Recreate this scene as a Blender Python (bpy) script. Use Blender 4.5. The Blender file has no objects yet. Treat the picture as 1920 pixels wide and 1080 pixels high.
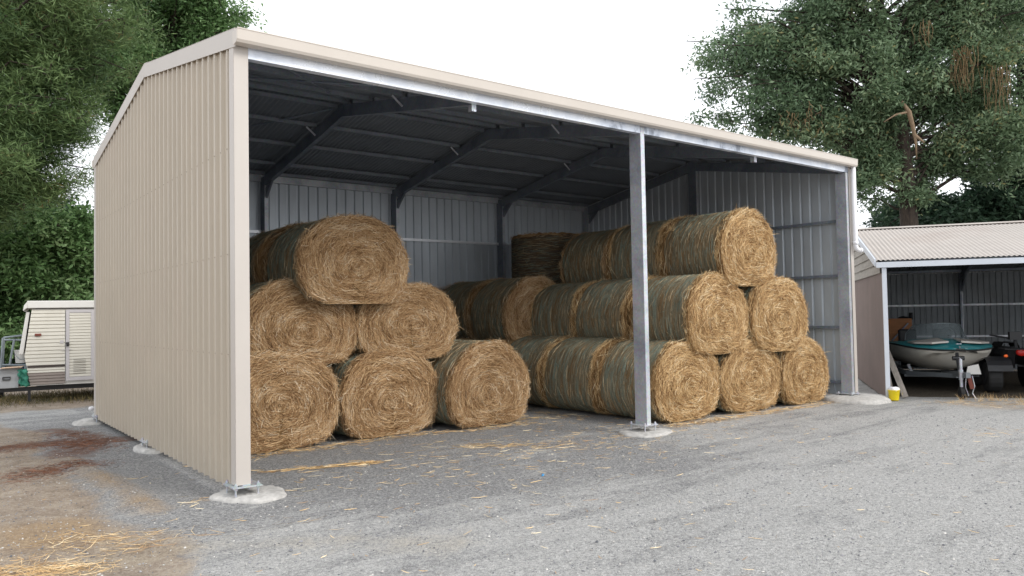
import bpy, math, random
import numpy as np
from mathutils import Vector, Matrix
random.seed(7); rng = np.random.default_rng(11)
R = math.radians
scene = bpy.context.scene
C = scene.collection

# ------------------------------------------------------------------ helpers
class MB:
    """collects faces, builds ONE mesh object"""
    def __init__(s): s.v=[]; s.f=[]; s.m=[]
    def add(s, vs, fs, mi=0):
        b=len(s.v); s.v += [tuple(p) for p in vs]
        for f in fs: s.f.append(tuple(b+i for i in f)); s.m.append(mi)
        return s
    def box(s, x0,x1,y0,y1,z0,z1, mi=0):
        if x0>x1: x0,x1=x1,x0
        if y0>y1: y0,y1=y1,y0
        if z0>z1: z0,z1=z1,z0
        return s.add([(x0,y0,z0),(x1,y0,z0),(x1,y1,z0),(x0,y1,z0),(x0,y0,z1),(x1,y0,z1),(x1,y1,z1),(x0,y1,z1)],
              [(0,3,2,1),(4,5,6,7),(0,1,5,4),(1,2,6,5),(2,3,7,6),(3,0,4,7)], mi)
    def beam(s, p0, p1, w, h, up=(0,0,1), mi=0):
        p0=Vector(p0);p1=Vector(p1);d=(p1-p0).normalized();u=Vector(up);r=d.cross(u).normalized();u=r.cross(d)
        vs=[]
        for p in (p0,p1):
            for a,b in((-1,-1),(1,-1),(1,1),(-1,1)): vs.append(p+r*(a*w/2)+u*(b*h/2))
        return s.add(vs,[(0,1,2,3),(7,6,5,4),(0,4,5,1),(1,5,6,2),(2,6,7,3),(3,7,4,0)],mi)
    def tube(s, pts, rad, n=8, cap=True, mi=0):
        pts=[Vector(p) for p in pts]; k=len(pts)
        if not hasattr(rad,'__len__'): rad=[rad]*k
        vs=[];ref=None
        for i,p in enumerate(pts):
            d=(pts[min(i+1,k-1)]-pts[max(i-1,0)]).normalized()
            if ref is None: ref=Vector((0,0,1)) if abs(d.z)<.9 else Vector((1,0,0))
            a=d.cross(ref).normalized(); b=a.cross(d).normalized(); ref=b
            for j in range(n):
                t=2*math.pi*j/n; vs.append(p+(a*math.cos(t)+b*math.sin(t))*rad[i])
        fs=[]
        for i in range(k-1):
            for j in range(n):
                fs.append((i*n+j,i*n+(j+1)%n,(i+1)*n+(j+1)%n,(i+1)*n+j))
        if cap: fs += [tuple(range(n))[::-1], tuple((k-1)*n+j for j in range(n))]
        return s.add(vs,fs,mi)
    def prism(s, poly, y0, y1, axis='y', mi=0):
        n=len(poly)
        def P(a,b,t): return (a,t,b) if axis=='y' else ((t,a,b) if axis=='x' else (a,b,t))
        vs=[P(a,b,y0) for a,b in poly]+[P(a,b,y1) for a,b in poly]
        fs=[tuple(range(n)),tuple(range(2*n-1,n-1,-1))]+[(i,i+n,(i+1)%n+n,(i+1)%n) for i in range(n)]
        return s.add(vs,fs,mi)
    def grid(s, rows, mi=0, close=False):
        b=len(s.v); nr=len(rows); nc=len(rows[0])
        for r in rows: s.v += [tuple(p) for p in r]
        for i in range(nr-1):
            for j in range(nc-(0 if close else 1)):
                s.f.append((b+i*nc+j,b+i*nc+(j+1)%nc,b+(i+1)*nc+(j+1)%nc,b+(i+1)*nc+j)); s.m.append(mi)
        return s
    def sphere(s, c, r, nu=10, nv=7, sc=(1,1,1), mi=0):
        rows=[]
        for i in range(nv+1):
            p=math.pi*i/nv
            rows.append([(c[0]+r*sc[0]*math.sin(p)*math.cos(2*math.pi*j/nu),c[1]+r*sc[1]*math.sin(p)*math.sin(2*math.pi*j/nu),c[2]+r*sc[2]*math.cos(p)) for j in range(nu)])
        return s.grid(rows,mi,True)
    def build(s, name, mats, parent=None, smooth=False, loc=None, bevel=0):
        me=bpy.data.meshes.new(name); me.from_pydata(s.v,[],s.f); me.update()
        o=bpy.data.objects.new(name,me); C.objects.link(o)
        if not isinstance(mats,(list,tuple)): mats=[mats]
        for m in mats: me.materials.append(m)
        me.polygons.foreach_set('material_index',s.m)
        if smooth: me.polygons.foreach_set('use_smooth',[True]*len(s.f))
        if parent: o.parent=parent
        if loc: o.location=loc
        if bevel:
            b=o.modifiers.new('b','BEVEL'); b.width=bevel; b.segments=2; b.limit_method='ANGLE'
        return o
def fast_mesh(name, verts, quads, mats, parent=None, tint=None, uv=None, smooth=False, mi=None):
    me=bpy.data.meshes.new(name); nq=len(quads)
    me.vertices.add(len(verts)); me.vertices.foreach_set('co',np.asarray(verts,np.float32).ravel())
    me.loops.add(nq*4); me.loops.foreach_set('vertex_index',np.asarray(quads,np.int32).ravel())
    me.polygons.add(nq); me.polygons.foreach_set('loop_start',np.arange(0,nq*4,4,dtype=np.int32))
    if mi is not None: me.polygons.foreach_set('material_index',np.asarray(mi,np.int32))
    if smooth: me.polygons.foreach_set('use_smooth',np.ones(nq,bool))
    if tint is not None:
        a=me.attributes.new('tint','FLOAT','POINT'); a.data.foreach_set('value',np.asarray(tint,np.float32))
    if uv is not None:
        l=me.uv_layers.new(name='UVMap'); l.data.foreach_set('uv',np.asarray(uv,np.float32)[np.asarray(quads).ravel()].ravel())
    me.update(calc_edges=True); me.validate()
    if not isinstance(mats,(list,tuple)): mats=[mats]
    for m in mats: me.materials.append(m)
    o=bpy.data.objects.new(name,me); C.objects.link(o)
    if parent: o.parent=parent
    return o
def tag(o, label=None, cat=None, group=None, kind=None):
    if label: o['label']=label
    if cat: o['category']=cat
    if group: o['group']=group
    if kind: o['kind']=kind
    return o
def thing(name, label, cat, loc=(0,0,0), rz=0, group=None):
    o=bpy.data.objects.new(name,None); C.objects.link(o); o.location=loc; o.rotation_euler=(0,0,rz)
    o.empty_display_size=.2
    return tag(o,label,cat,group)

# ------------------------------------------------------------------ materials
class N:
    def __init__(s, name):
        s.m=bpy.data.materials.new(name); s.m.use_nodes=True; s.t=s.m.node_tree
        s.b=s.t.nodes['Principled BSDF']
    def n(s, typ, **kw):
        o=s.t.nodes.new(typ)
        for k,v in kw.items():
            if k in o.inputs: o.inputs[k].default_value=v
            else: setattr(o,k,v)
        return o
    def l(s,a,b): s.t.links.new(a,b)
    def coord(s, kind='Object', scale=(1,1,1)):
        tc=s.n('ShaderNodeTexCoord'); mp=s.n('ShaderNodeMapping'); mp.inputs['Scale'].default_value=scale
        s.l(tc.outputs[kind],mp.inputs['Vector']); return mp.outputs[0]
    def noise(s, vec, scale, detail=4, rough=.6, dist=0):
        o=s.n('ShaderNodeTexNoise'); o.inputs['Scale'].default_value=scale; o.inputs['Detail'].default_value=detail
        o.inputs['Roughness'].default_value=rough; o.inputs['Distortion'].default_value=dist
        if vec is not None: s.l(vec,o.inputs['Vector'])
        return o.outputs['Fac']
    def ramp(s, fac, stops):
        o=s.n('ShaderNodeValToRGB'); e=o.color_ramp.elements
        e[0].position=stops[0][0]; e[0].color=(*stops[0][1],1); e[1].position=stops[-1][0]; e[1].color=(*stops[-1][1],1)
        for p,c in stops[1:-1]:
            x=e.new(p); x.color=(*c,1)
        s.l(fac,o.inputs[0]); return o.outputs[0]
    def fr(s, fac, a, b, lo=0, hi=1):
        o=s.n('ShaderNodeMapRange'); o.clamp=True
        for i,v in zip(('From Min','From Max','To Min','To Max'),(a,b,lo,hi)): o.inputs[i].default_value=v
        s.l(fac,o.inputs['Value']); return o.outputs[0]
    def mix(s, fac, a, b, mode='MIX'):
        o=s.n('ShaderNodeMix'); o.data_type='RGBA'; o.blend_type=mode
        for sock,v in ((o.inputs[0],fac),(o.inputs[6],a),(o.inputs[7],b)):
            if hasattr(v,'is_linked') or hasattr(v,'links'): s.l(v,sock)
            elif isinstance(v,(tuple,list)): sock.default_value=(*v,1)
            else: sock.default_value=v
        return o.outputs[2]
    def math(s, op, a, b=0.0):
        o=s.n('ShaderNodeMath'); o.operation=op
        for i,v in ((0,a),(1,b)):
            if hasattr(v,'links'): s.l(v,o.inputs[i])
            else: o.inputs[i].default_value=v
        return o.outputs[0]
    def attr(s, name):
        o=s.n('ShaderNodeAttribute'); o.attribute_name=name; return o.outputs['Fac']
    def bump(s, h, strength=.3, dist=.01):
        o=s.n('ShaderNodeBump'); o.inputs['Strength'].default_value=strength; o.inputs['Distance'].default_value=dist
        s.l(h,o.inputs['Height']); s.l(o.outputs[0],s.b.inputs['Normal'])
    def set(s, **kw):
        for k,v in kw.items():
            k={'base':'Base Color','rough':'Roughness','metal':'Metallic','spec':'Specular IOR Level','alpha':'Alpha','trans':'Transmission Weight','coat':'Coat Weight'}[k]
            i=s.b.inputs[k]
            if hasattr(v,'links'): s.l(v,i)
            elif isinstance(v,(tuple,list)): i.default_value=(*v,1)
            else: i.default_value=v
        return s
def plain(name, col, rough=.6, metal=0, var=.12, scale=6, bump=0, dirt=None, stretch=(1,1,1), spec=.5):
    n=N(name); v=n.coord('Object',stretch)
    f=n.noise(v,scale,5,.6)
    lo=tuple(c*(1-var) for c in col); hi=tuple(min(1,c*(1+var)) for c in col)
    c=n.ramp(f,[(.3,lo),(.7,hi)])
    if dirt:
        g=n.noise(v,scale*.35,6,.7,.4); c=n.mix(n.fr(g,.52,.75,0,.6),c,dirt)
    n.set(base=c,rough=rough,metal=metal,spec=spec)
    if bump: n.bump(n.noise(v,scale*12,3),bump,.004)
    return n.m
M={}
M['beige']=plain('painted steel beige',(.46,.405,.328),.42,0,.035,1.2,dirt=(.47,.40,.33))
M['flash']=plain('painted flashing cream',(.49,.45,.41),.4,0,.03,1.5)
M['gutter']=plain('painted gutter cream',(.545,.495,.44),.35,0,.03,1.5,dirt=(.52,.46,.40))
M['zinc']=plain('zincalume sheet',(.60,.645,.69),.42,.4,.10,3,stretch=(1,1,.3))
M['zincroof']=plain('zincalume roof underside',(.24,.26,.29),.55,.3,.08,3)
def galv(name,base,rough,metal,dark):
    n=N(name); v=n.coord('Object',(1,1,1)); a=n.noise(v,2.2,5,.65,.6)
    vo=n.n('ShaderNodeTexVoronoi'); vo.inputs['Scale'].default_value=45; n.l(v,vo.inputs['Vector'])
    c=n.ramp(a,[(.35,dark),(.6,base)]); c=n.mix(.12,c,vo.outputs['Color'],'OVERLAY')
    n.set(base=c,rough=n.fr(a,.3,.7,rough+.12,rough),metal=metal); return n.m
M['galv']=galv('galvanised steel',(.62,.64,.67),.38,.55,(.42,.44,.48))
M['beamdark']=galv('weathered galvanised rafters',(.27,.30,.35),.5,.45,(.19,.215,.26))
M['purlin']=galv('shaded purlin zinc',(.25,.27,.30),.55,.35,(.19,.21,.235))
M['column']=galv('mottled galvanised post',(.46,.48,.52),.45,.35,(.30,.32,.37))
# header beam: blotchy shiny galvanising, its bright reflections painted into the base colour
n=N('shiny header steel'); v=n.coord('Object',(1.0,0.0,.6)); a=n.math('ADD',n.math('MULTIPLY',n.noise(v,1.1,2,.5),.7),n.math('MULTIPLY',n.noise(n.coord('Object',(4,1,3)),2,4,.6),.3))
n.set(base=n.ramp(a,[(.36,(.20,.22,.27)),(.42,(.36,.40,.47)),(.46,(.66,.71,.80)),(.60,(.86,.89,.94))]),metal=.25,rough=n.fr(a,.35,.65,.5,.22)); n.bump(n.noise(n.coord('Object',(20,1,1)),3,3),.06,.003); M['header']=n.m
M['concrete']=plain('pale concrete',(.47,.455,.43),.95,0,.22,14,1.0,dirt=(.24,.23,.215))
M['white']=plain('white pvc pipe',(.80,.80,.82),.35,0,.02,2)
M['steelwhite']=plain('bright bracket steel',(.75,.76,.78),.3,.5,.05,8)
M['screw']=plain('screw heads',(.38,.33,.28),.5,.3,.05,8)
M['brown']=plain('brown painted wall sheet',(.235,.175,.155),.6,0,.10,1.3,dirt=(.30,.23,.20))
M['board']=plain('weatherboard weathered',(.36,.33,.29),.8,0,.14,3,.3,dirt=(.22,.21,.16),stretch=(1,1,6))
M['roof2']=plain('faded beige roof sheet',(.435,.395,.36),.55,0,.05,1.5,dirt=(.34,.27,.23))
M['fascia']=plain('pale fascia paint',(.60,.64,.70),.5,0,.05,2,dirt=(.48,.5,.52))
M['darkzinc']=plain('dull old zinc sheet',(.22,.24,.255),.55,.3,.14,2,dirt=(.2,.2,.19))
M['rubber']=plain('black rubber',(.018,.018,.018),.8,0,.2,8)
M['blackplastic']=plain('black plastic',(.02,.02,.022),.45,0,.2,6)
M['teal']=plain('teal gelcoat',(.03,.30,.33),.3,0,.12,3,dirt=(.03,.2,.22))
M['hull']=plain('cream gelcoat hull',(.66,.63,.56),.4,0,.08,2.5,dirt=(.34,.31,.25))
M['hatch']=plain('pale hatch covers',(.60,.55,.50),.5,0,.06,5)
M['orangebrd']=plain('orange stained board',(.42,.17,.06),.6,0,.2,3,stretch=(1,1,6))
M['greywood']=plain('grey weathered plank',(.27,.24,.21),.9,0,.22,5,.4,stretch=(4,4,1))
M['yellow']=plain('yellow bucket plastic',(.80,.62,.01),.4,0,.05,4)
M['cloth']=plain('white cloth bag',(.78,.76,.78),.9,0,.05,9)
M['red']=plain('red plastic lens',(.45,.015,.012),.3,0,.05,4)
M['yellowpaint']=plain('yellow green fairing',(.42,.38,.03),.4,0,.1,4)
M['cara']=plain('cream aluminium caravan cladding',(.60,.575,.505),.45,0,.05,2,dirt=(.50,.465,.39))
M['caraw']=plain('white caravan trim',(.64,.63,.60),.5,0,.05,3,dirt=(.48,.46,.4))
M['carabrown']=plain('taupe caravan cladding',(.25,.21,.185),.5,0,.08,3)
M['cardoor']=plain('door frame aluminium',(.50,.48,.49),.45,.1,.05,3)
M['carstripe']=plain('dark brown stripe',(.05,.035,.03),.5)
M['greybox']=plain('grey storage box plastic',(.36,.37,.38),.6,0,.08,4)
M['card']=plain('cardboard sheet',(.50,.36,.25),.85,0,.08,4)
M['tarp']=plain('green tarpaulin',(.035,.22,.15),.6,0,.25,5)
M['bluetarp']=plain('dull blue plastic sheet',(.05,.10,.15),.6,0,.25,5)
M['rust']=plain('rusty red paint',(.16,.045,.03),.8,0,.3,9)
M['framegrey']=plain('grey tubular steel',(.25,.29,.31),.5,.3,.1,6)
n=N('windscreen glass'); n.set(base=(.30,.36,.38),rough=.05,alpha=.28); M['glass']=n.m
# bark
n=N('dark fissured bark'); v=n.coord('Object',(1,1,.25)); a=n.noise(v,9,6,.7,.5)
n.set(base=n.ramp(a,[(.35,(.018,.013,.011)),(.6,(.065,.048,.036)),(.75,(.11,.085,.06))]),rough=.95); n.bump(a,.8,.05); M['bark']=n.m
M['barkpale']=plain('fresh split timber',(.25,.175,.11),.8,0,.25,8,stretch=(3,3,1))
M['deadtwig']=plain('dead orange brown twigs',(.17,.115,.055),.9,0,.3,8)
def leafmat(name, stops, trans=.35, rough=.55):
    n=N(name); a=n.attr('tint'); c=n.ramp(a,stops)
    n.set(base=c,rough=rough,spec=.35)
    t=n.n('ShaderNodeBsdfTranslucent'); n.l(c,t.inputs['Color'])
    mx=n.n('ShaderNodeMixShader'); mx.inputs[0].default_value=trans
    n.l(n.b.outputs[0],mx.inputs[1]); n.l(t.outputs[0],mx.inputs[2]); n.l(mx.outputs[0],n.t.nodes['Material Output'].inputs[0]); return n.m
M['ashleaf']=leafmat('ash leaves blue green',[(0,(.075,.13,.07)),(.5,(.165,.245,.135)),(.85,(.27,.36,.21)),(1,(.38,.34,.15))])
M['darkleaf']=leafmat('dark evergreen leaves',[(0,(0.026,0.060,0.038)),(.6,(0.054,0.102,0.060)),(1,(0.084,0.144,0.078))])
M['brightleaf']=leafmat('bright broad leaves',[(0,(.05,.105,.035)),(.5,(.125,.23,.08)),(1,(.28,.40,.19))])
M['pineleaf']=leafmat('pine needles olive green',[(0,(.035,.075,.028)),(.45,(.105,.17,.06)),(.9,(.20,.29,.115)),(1,(.25,.18,.08))],.25)
# straw
STR=[(0,(.12,.055,.02)),(.22,(.33,.185,.075)),(.5,(.57,.36,.16)),(.8,(.78,.56,.29)),(1,(.93,.80,.55))]
def straw(name,stops,k=1.0):
    n=N(name); n.set(base=n.ramp(n.attr('tint'),[(p,tuple(x*k for x in c)) for p,c in stops]),rough=.65,spec=.3); return n.m
M['straw']=straw('loose golden straw',STR)
M['strawdull']=straw('loose dull brown straw',[(p,(c[0]*.84,c[1]*.82,c[2]*.88)) for p,c in STR])
def haycore(name,k):
    n=N(name); tc=n.n('ShaderNodeTexCoord'); mp=n.n('ShaderNodeMapping'); mp.inputs['Scale'].default_value=(26,55,1); n.l(tc.outputs['UV'],mp.inputs[0])
    a=n.noise(mp.outputs[0],1.5,6,.75,.5); b=n.noise(n.coord('Object'),5,3)
    c=n.ramp(a,[(.3,tuple(x*k for x in(.11,.055,.022))),(.5,tuple(x*k for x in(.29,.165,.07))),(.68,tuple(x*k for x in(.50,.33,.16)))])
    c=n.mix(n.fr(b,.4,.65,0,.35),c,(.2*k,.12*k,.055*k)); n.set(base=c,rough=.95,spec=.1); n.bump(a,1.0,.03); return n.m
M['hay']=haycore('packed golden hay',1.05); M['haydull']=haycore('packed dull hay',.92)
def netmat(name,green,amt,hayc,k=1):
    n=N(name); tc=n.n('ShaderNodeTexCoord')
    def mp(sc):
        q=n.n('ShaderNodeMapping'); q.inputs['Scale'].default_value=sc; n.l(tc.outputs['UV'],q.inputs[0]); return q.outputs[0]
    a=n.noise(mp((10,120,1)),1.2,5,.75,.3); band=n.noise(mp((2.2,9,1)),1.6,6,.75,.5); fine=n.noise(mp((14,150,1)),2.0,4,.8)
    c=n.ramp(a,[(.3,tuple(x*k for x in hayc[0])),(.52,tuple(x*k for x in hayc[1])),(.7,tuple(x*k for x in hayc[2]))])
    g=n.ramp(fine,[(.36,tuple(x*.45*k for x in green)),(.64,tuple(x*1.9*k for x in green))])
    pt=n.noise(n.coord('Object'),1.7,3,.6); c=n.mix(n.math('MULTIPLY',n.fr(band,.40,.58,.08*amt,amt),n.fr(pt,.36,.58,.45,1)),c,g); n.set(base=c,rough=.85,spec=.2); n.bump(a,.7,.015); return n.m
HC=((.075,.045,.022),(.27,.165,.075),(.52,.36,.18))
n=N('net and straw fibres'); n.set(base=n.ramp(n.attr('tint'),[(0,(.13,.17,.135)),(.3,(.26,.33,.27)),(.45,(.18,.21,.16)),(.5,(.17,.105,.05)),(.75,(.38,.27,.15)),(1,(.62,.50,.32))]),rough=.8,spec=.2); M['netfib']=n.m
M['net']=netmat('green net wrap over hay',(.20,.255,.215),.85,HC)
M['net2']=netmat('dull green net wrap',(.185,.225,.185),.72,HC,.9)
M['netbrown']=netmat('old brown net wrap',(.10,.085,.07),.7,((.05,.032,.02),(.11,.075,.045),(.20,.14,.085)),.9)

# ------------------------------------------------------------------ camera (solved from the shed's corners)
cam=bpy.data.objects.new('camera',bpy.data.cameras.new('camera')); C.objects.link(cam); scene.camera=cam
yaw,pit,rol=R(-37.9266),R(1.8893),R(-1.0143)
f=Vector((-math.sin(yaw)*math.cos(pit),math.cos(yaw)*math.cos(pit),math.sin(pit))); r0=Vector((math.cos(yaw),math.sin(yaw),0)); u0=r0.cross(f)
r_=r0*math.cos(rol)+u0*math.sin(rol); u_=r_.cross(f)
cam.matrix_world=Matrix(((r_.x,u_.x,-f.x,-2.2905),(r_.y,u_.y,-f.y,-6.9163),(r_.z,u_.z,-f.z,1.6084),(0,0,0,1)))
cam.data.sensor_width=36; cam.data.lens=1437.87/1920*36; cam.data.clip_end=2000; cam.data.clip_start=.05

# ------------------------------------------------------------------ world and sun
w=bpy.data.worlds.new('World'); scene.world=w; w.use_nodes=True; nt=w.node_tree; bg=nt.nodes['Background']
sky=nt.nodes.new('ShaderNodeTexSky'); sky.sky_type='NISHITA'; sky.sun_disc=False; sky.sun_elevation=R(38); sky.sun_rotation=R(155); sky.air_density=1; sky.dust_density=2
tc=nt.nodes.new('ShaderNodeTexCoord'); nz=nt.nodes.new('ShaderNodeTexNoise'); nz.inputs['Scale'].default_value=2.6; nz.inputs['Detail'].default_value=6; nz.inputs['Roughness'].default_value=.55
nt.links.new(tc.outputs['Generated'],nz.inputs['Vector'])
rp=nt.nodes.new('ShaderNodeMapRange'); rp.inputs['From Min'].default_value=.34; rp.inputs['From Max'].default_value=.46; rp.inputs['To Min'].default_value=.6; rp.inputs['To Max'].default_value=.97; nt.links.new(nz.outputs['Fac'],rp.inputs['Value'])
mx=nt.nodes.new('ShaderNodeMix'); mx.data_type='RGBA'; nt.links.new(rp.outputs[0],mx.inputs[0]); nt.links.new(sky.outputs[0],mx.inputs[6]); mx.inputs[7].default_value=(11.2,11.5,12.0,1)
nt.links.new(mx.outputs[2],bg.inputs['Color']); bg.inputs['Strength'].default_value=.1
sd=bpy.data.lights.new('sun','SUN'); so=bpy.data.objects.new('sun',sd); C.objects.link(so); sd.energy=1.5; sd.angle=R(22); sd.color=(1,.96,.9)
so.rotation_euler=Vector((.42*.79,-.906*.79,.616)).to_track_quat('Z','Y').to_euler()
scene.view_settings.view_transform='Standard'; scene.view_settings.look='None'; scene.view_settings.gamma=1; scene.view_settings.exposure=0.5

# ------------------------------------------------------------------ ground
def seg(px,py,a,b):
    ax,ay=a;bx,by=b; t=np.clip(((px-ax)*(bx-ax)+(py-ay)*(by-ay))/((bx-ax)**2+(by-ay)**2),0,1)
    return np.hypot(px-ax-t*(bx-ax),py-ay-t*(by-ay))
def poly_d(px,py,pts): return np.min([seg(px,py,pts[i],pts[i+1]) for i in range(len(pts)-1)],axis=0)
ax1=np.concatenate([-np.geomspace(400,8,22),np.arange(-7,17,.12),np.geomspace(18,400,22)])
ay1=np.concatenate([-np.geomspace(300,9,20),np.arange(-8,15,.12),np.geomspace(16,500,24)])
X,Y=np.meshgrid(ax1,ay1); X=X.ravel(); Y=Y.ravel()
def snoise(x,y,s,seed):
    g=np.random.default_rng(seed); o=0
    for k in range(5):
        a=g.uniform(0,6.28); fr=s*(1.0+.5*k); o=o+np.sin((x*np.cos(a)+y*np.sin(a))*fr+g.uniform(0,6.28)+1.3*np.sin((x*np.sin(a)-y*np.cos(a))*fr*.7))/(1+.4*k)
    return o/3
near=(np.abs(X)<30)&(np.abs(Y)<30)
Z=np.where(near,.006*snoise(X,Y,3,1)+.004*snoise(X,Y,9,2),0)-.010
mound=np.exp(-(poly_d(X,Y,[(-.9,3.4),(-.75,1.7),(-.72,.2)])/.16)**2)*.045+np.exp(-(seg(X,Y,(-1.9,0.1),(-1.5,-.3))/.5)**2)*.03
Z=Z+mound
nx,ny=len(ax1),len(ay1); idx=np.arange(nx*ny).reshape(ny,nx)
quads=np.stack([idx[:-1,:-1],idx[:-1,1:],idx[1:,1:],idx[1:,:-1]],-1).reshape(-1,4)
sm=lambda d,a,b: np.clip((b-d)/(b-a),0,1)
n1=.35*snoise(X,Y,1.6,3)+.2*snoise(X,Y,5,4)
# soil: left of a line beside the shed
edge=np.interp(Y,[-4,-2.6,-2.2,-1.6,-1.0,-.2,.6,2,4,6.2,8,12,20],[-3.2,-1.6,-1.1,-.85,-.75,-.95,-1.0,-1.0,-1.05,-.75,-1.3,-1.6,-.5])
soil=np.clip((edge-X)/.5+.5+n1*.6,0,1)
backsoil=np.clip((Y-9.2)/.8+n1,0,1)*np.clip((9-X)/2,0,1); soil=np.maximum(soil,backsoil)
clay=np.maximum(sm(poly_d(X,Y,[(-.95,3.6),(-.85,2.6),(-.74,1.5),(-.68,.1)])+n1*.22,.0,.34)*.85, sm(np.hypot((X+1.55)/.5,(Y+.1)/.7)+n1*.8,.4,1.1)*.9)
clay=np.maximum(clay, .55*sm(np.hypot((X-4.97)/.75,(Y+.6)/.22)+n1*.5,.1,1.1))
clay=np.maximum(clay,.6*sm(np.hypot((X-11.35)/.8,(Y+1.9)/.9)+n1,.2,1.2))
need=np.maximum(sm(poly_d(X,Y,[(-1.5,4.9),(-.6,5.0),(.0,4.6)])+n1*.5,.1,.5), sm(poly_d(X,Y,[(-.6,6.3),(-.3,5.2),(-.85,3.5)])+n1*.5,.1,.4))
dust=np.maximum(sm(poly_d(X,Y,[(-1.4,-1.2),(-.6,-1.15),(.1,-1.7),(.75,-2.2)])+n1*.5,.0,.62)*.75, 0)
litter=np.maximum(sm(poly_d(X,Y,[(.3,1.9),(2,2.15),(3.5,2.0),(4.7,1.6)])+n1*.2,.0,.3)*.6,sm(poly_d(X,Y,[(6.0,.2),(7.4,.05),(9,.12),(10.3,.1)])+n1*.2,.0,.3)*.6)
dark_floor=np.clip(((X-11.05)*.831+(Y+.33)*.556-.35)/.4+n1*.5,0,1)*np.clip(((X-11.05)*.556-(Y+.33)*.831+.1)/.2,0,1)  # darker ground colour inside the second shed
track=np.clip(snoise(X*.55+Y*.83,X*.25-Y*.16,2.0,9)*.4+.4+.5*np.clip((-.8-Y)/2,0,1),0,1)
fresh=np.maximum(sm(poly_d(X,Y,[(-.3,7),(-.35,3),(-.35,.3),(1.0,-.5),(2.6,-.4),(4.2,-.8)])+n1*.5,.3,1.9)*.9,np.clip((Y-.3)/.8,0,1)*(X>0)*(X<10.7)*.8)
g=fast_mesh('ground',np.stack([X,Y,Z],-1),quads,[],smooth=True)
for nm,a in (('soil',soil),('clay',clay),('needles',need),('dust',dust),('litter',litter),('dark_floor',dark_floor),('track',track),('fresh',fresh)):
    at=g.data.attributes.new(nm,'FLOAT','POINT'); at.data.foreach_set('value',np.clip(a,0,1).astype(np.float32))
n=N('gravel yard'); v=n.coord()
big=n.noise(v,.55,5,.6,.5); mid=n.noise(v,3.5,6,.7,.3); fine=n.noise(v,42,5,.75); grain=n.noise(v,120,3,.8)
vo=n.n('ShaderNodeTexVoronoi'); vo.inputs['Scale'].default_value=62; n.l(v,vo.inputs['Vector'])
stone=n.ramp(n.math('ADD',n.math('MULTIPLY',fine,.6),n.math('MULTIPLY',grain,.4)),[(.40,(.135,.135,.137)),(.5,(.31,.307,.302)),(.60,(.55,.545,.53))])
sp=n.n('ShaderNodeSeparateColor'); n.l(vo.outputs['Color'],sp.inputs[0]); stone=n.mix(n.fr(sp.outputs[0],.0,1,0,.38),stone,n.ramp(sp.outputs[1],[(0,(.10,.11,.125)),(.6,(.30,.30,.305)),(1,(.52,.50,.47))]))
sg_=n.math('ADD',n.math('MULTIPLY',fine,.5),n.math('MULTIPLY',grain,.5)); pale=n.mix(.25,n.ramp(sg_,[(.38,(.26,.257,.25)),(.49,(.50,.495,.48)),(.62,(.78,.765,.735))]),stone); tm=n.math('ADD',n.math('MULTIPLY',n.attr('track'),.22),n.math('MULTIPLY',n.math('ADD',big,mid),.5))
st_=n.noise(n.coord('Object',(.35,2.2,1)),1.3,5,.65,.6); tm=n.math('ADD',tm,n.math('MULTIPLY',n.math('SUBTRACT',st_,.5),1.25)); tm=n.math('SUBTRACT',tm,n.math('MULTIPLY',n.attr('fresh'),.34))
gc=n.mix(n.fr(tm,.38,.66),stone,pale)
def mask(nm,k=1.5,lo=.35,hi=.65): return n.fr(n.math('ADD',n.attr(nm),n.math('MULTIPLY',n.math('SUBTRACT',n.math('ADD',n.math('MULTIPLY',mid,.5),n.math('MULTIPLY',fine,.5)),.5),k)),lo,hi)
soilc=n.ramp(n.math('ADD',n.math('MULTIPLY',mid,.5),n.math('MULTIPLY',fine,.5)),[(.36,(.20,.145,.10)),(.5,(.37,.29,.215)),(.64,(.52,.44,.345))])
gc=n.mix(n.math('MULTIPLY',mask('soil'),.85),gc,soilc)
dustc=n.ramp(fine,[(.35,(.36,.30,.21)),(.65,(.56,.48,.36))]); gc=n.mix(n.math('MULTIPLY',mask('dust',2.2,.35,1.15),.65),gc,dustc)
clayc=n.ramp(fine,[(.35,(.30,.19,.095)),(.6,(.48,.34,.195)),(.75,(.58,.46,.31))]); gc=n.mix(n.math('MULTIPLY',mask('clay',1.8,.35,1.0),.75),gc,clayc)
needc=n.ramp(n.noise(v,70,4,.8),[(.35,(.10,.055,.04)),(.65,(.27,.145,.095))]); gc=n.mix(n.math('MULTIPLY',mask('needles',2.2,.5,1.05),.8),gc,needc)
litc=n.ramp(grain,[(.35,(.18,.11,.05)),(.65,(.50,.36,.19))]); gc=n.mix(n.math('MULTIPLY',mask('litter',1.2,.45,.9),.7),gc,litc)
dark_floorc=n.ramp(fine,[(.35,(.05,.042,.033)),(.65,(.17,.14,.105))]); gc=n.mix(mask('dark_floor'),gc,dark_floorc)
n.set(base=gc,rough=.95,spec=.2); n.bump(n.math('ADD',n.math('MULTIPLY',vo.outputs['Distance'],-.5),n.math('ADD',fine,grain)),.85,.025); g.data.materials.append(n.m)
tag(g,kind='structure')
def gz(x,y): # ground height sampler (vectorised), same formula
    x=np.asarray(x,float);y=np.asarray(y,float)
    return .006*snoise(x,y,3,1)+.004*snoise(x,y,9,2)-.010+np.exp(-(poly_d(x,y,[(-.9,3.4),(-.75,1.7),(-.72,.2)])/.16)**2)*.045+np.exp(-(seg(x,y,(-1.9,0.1),(-1.5,-.3))/.5)**2)*.03
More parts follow.
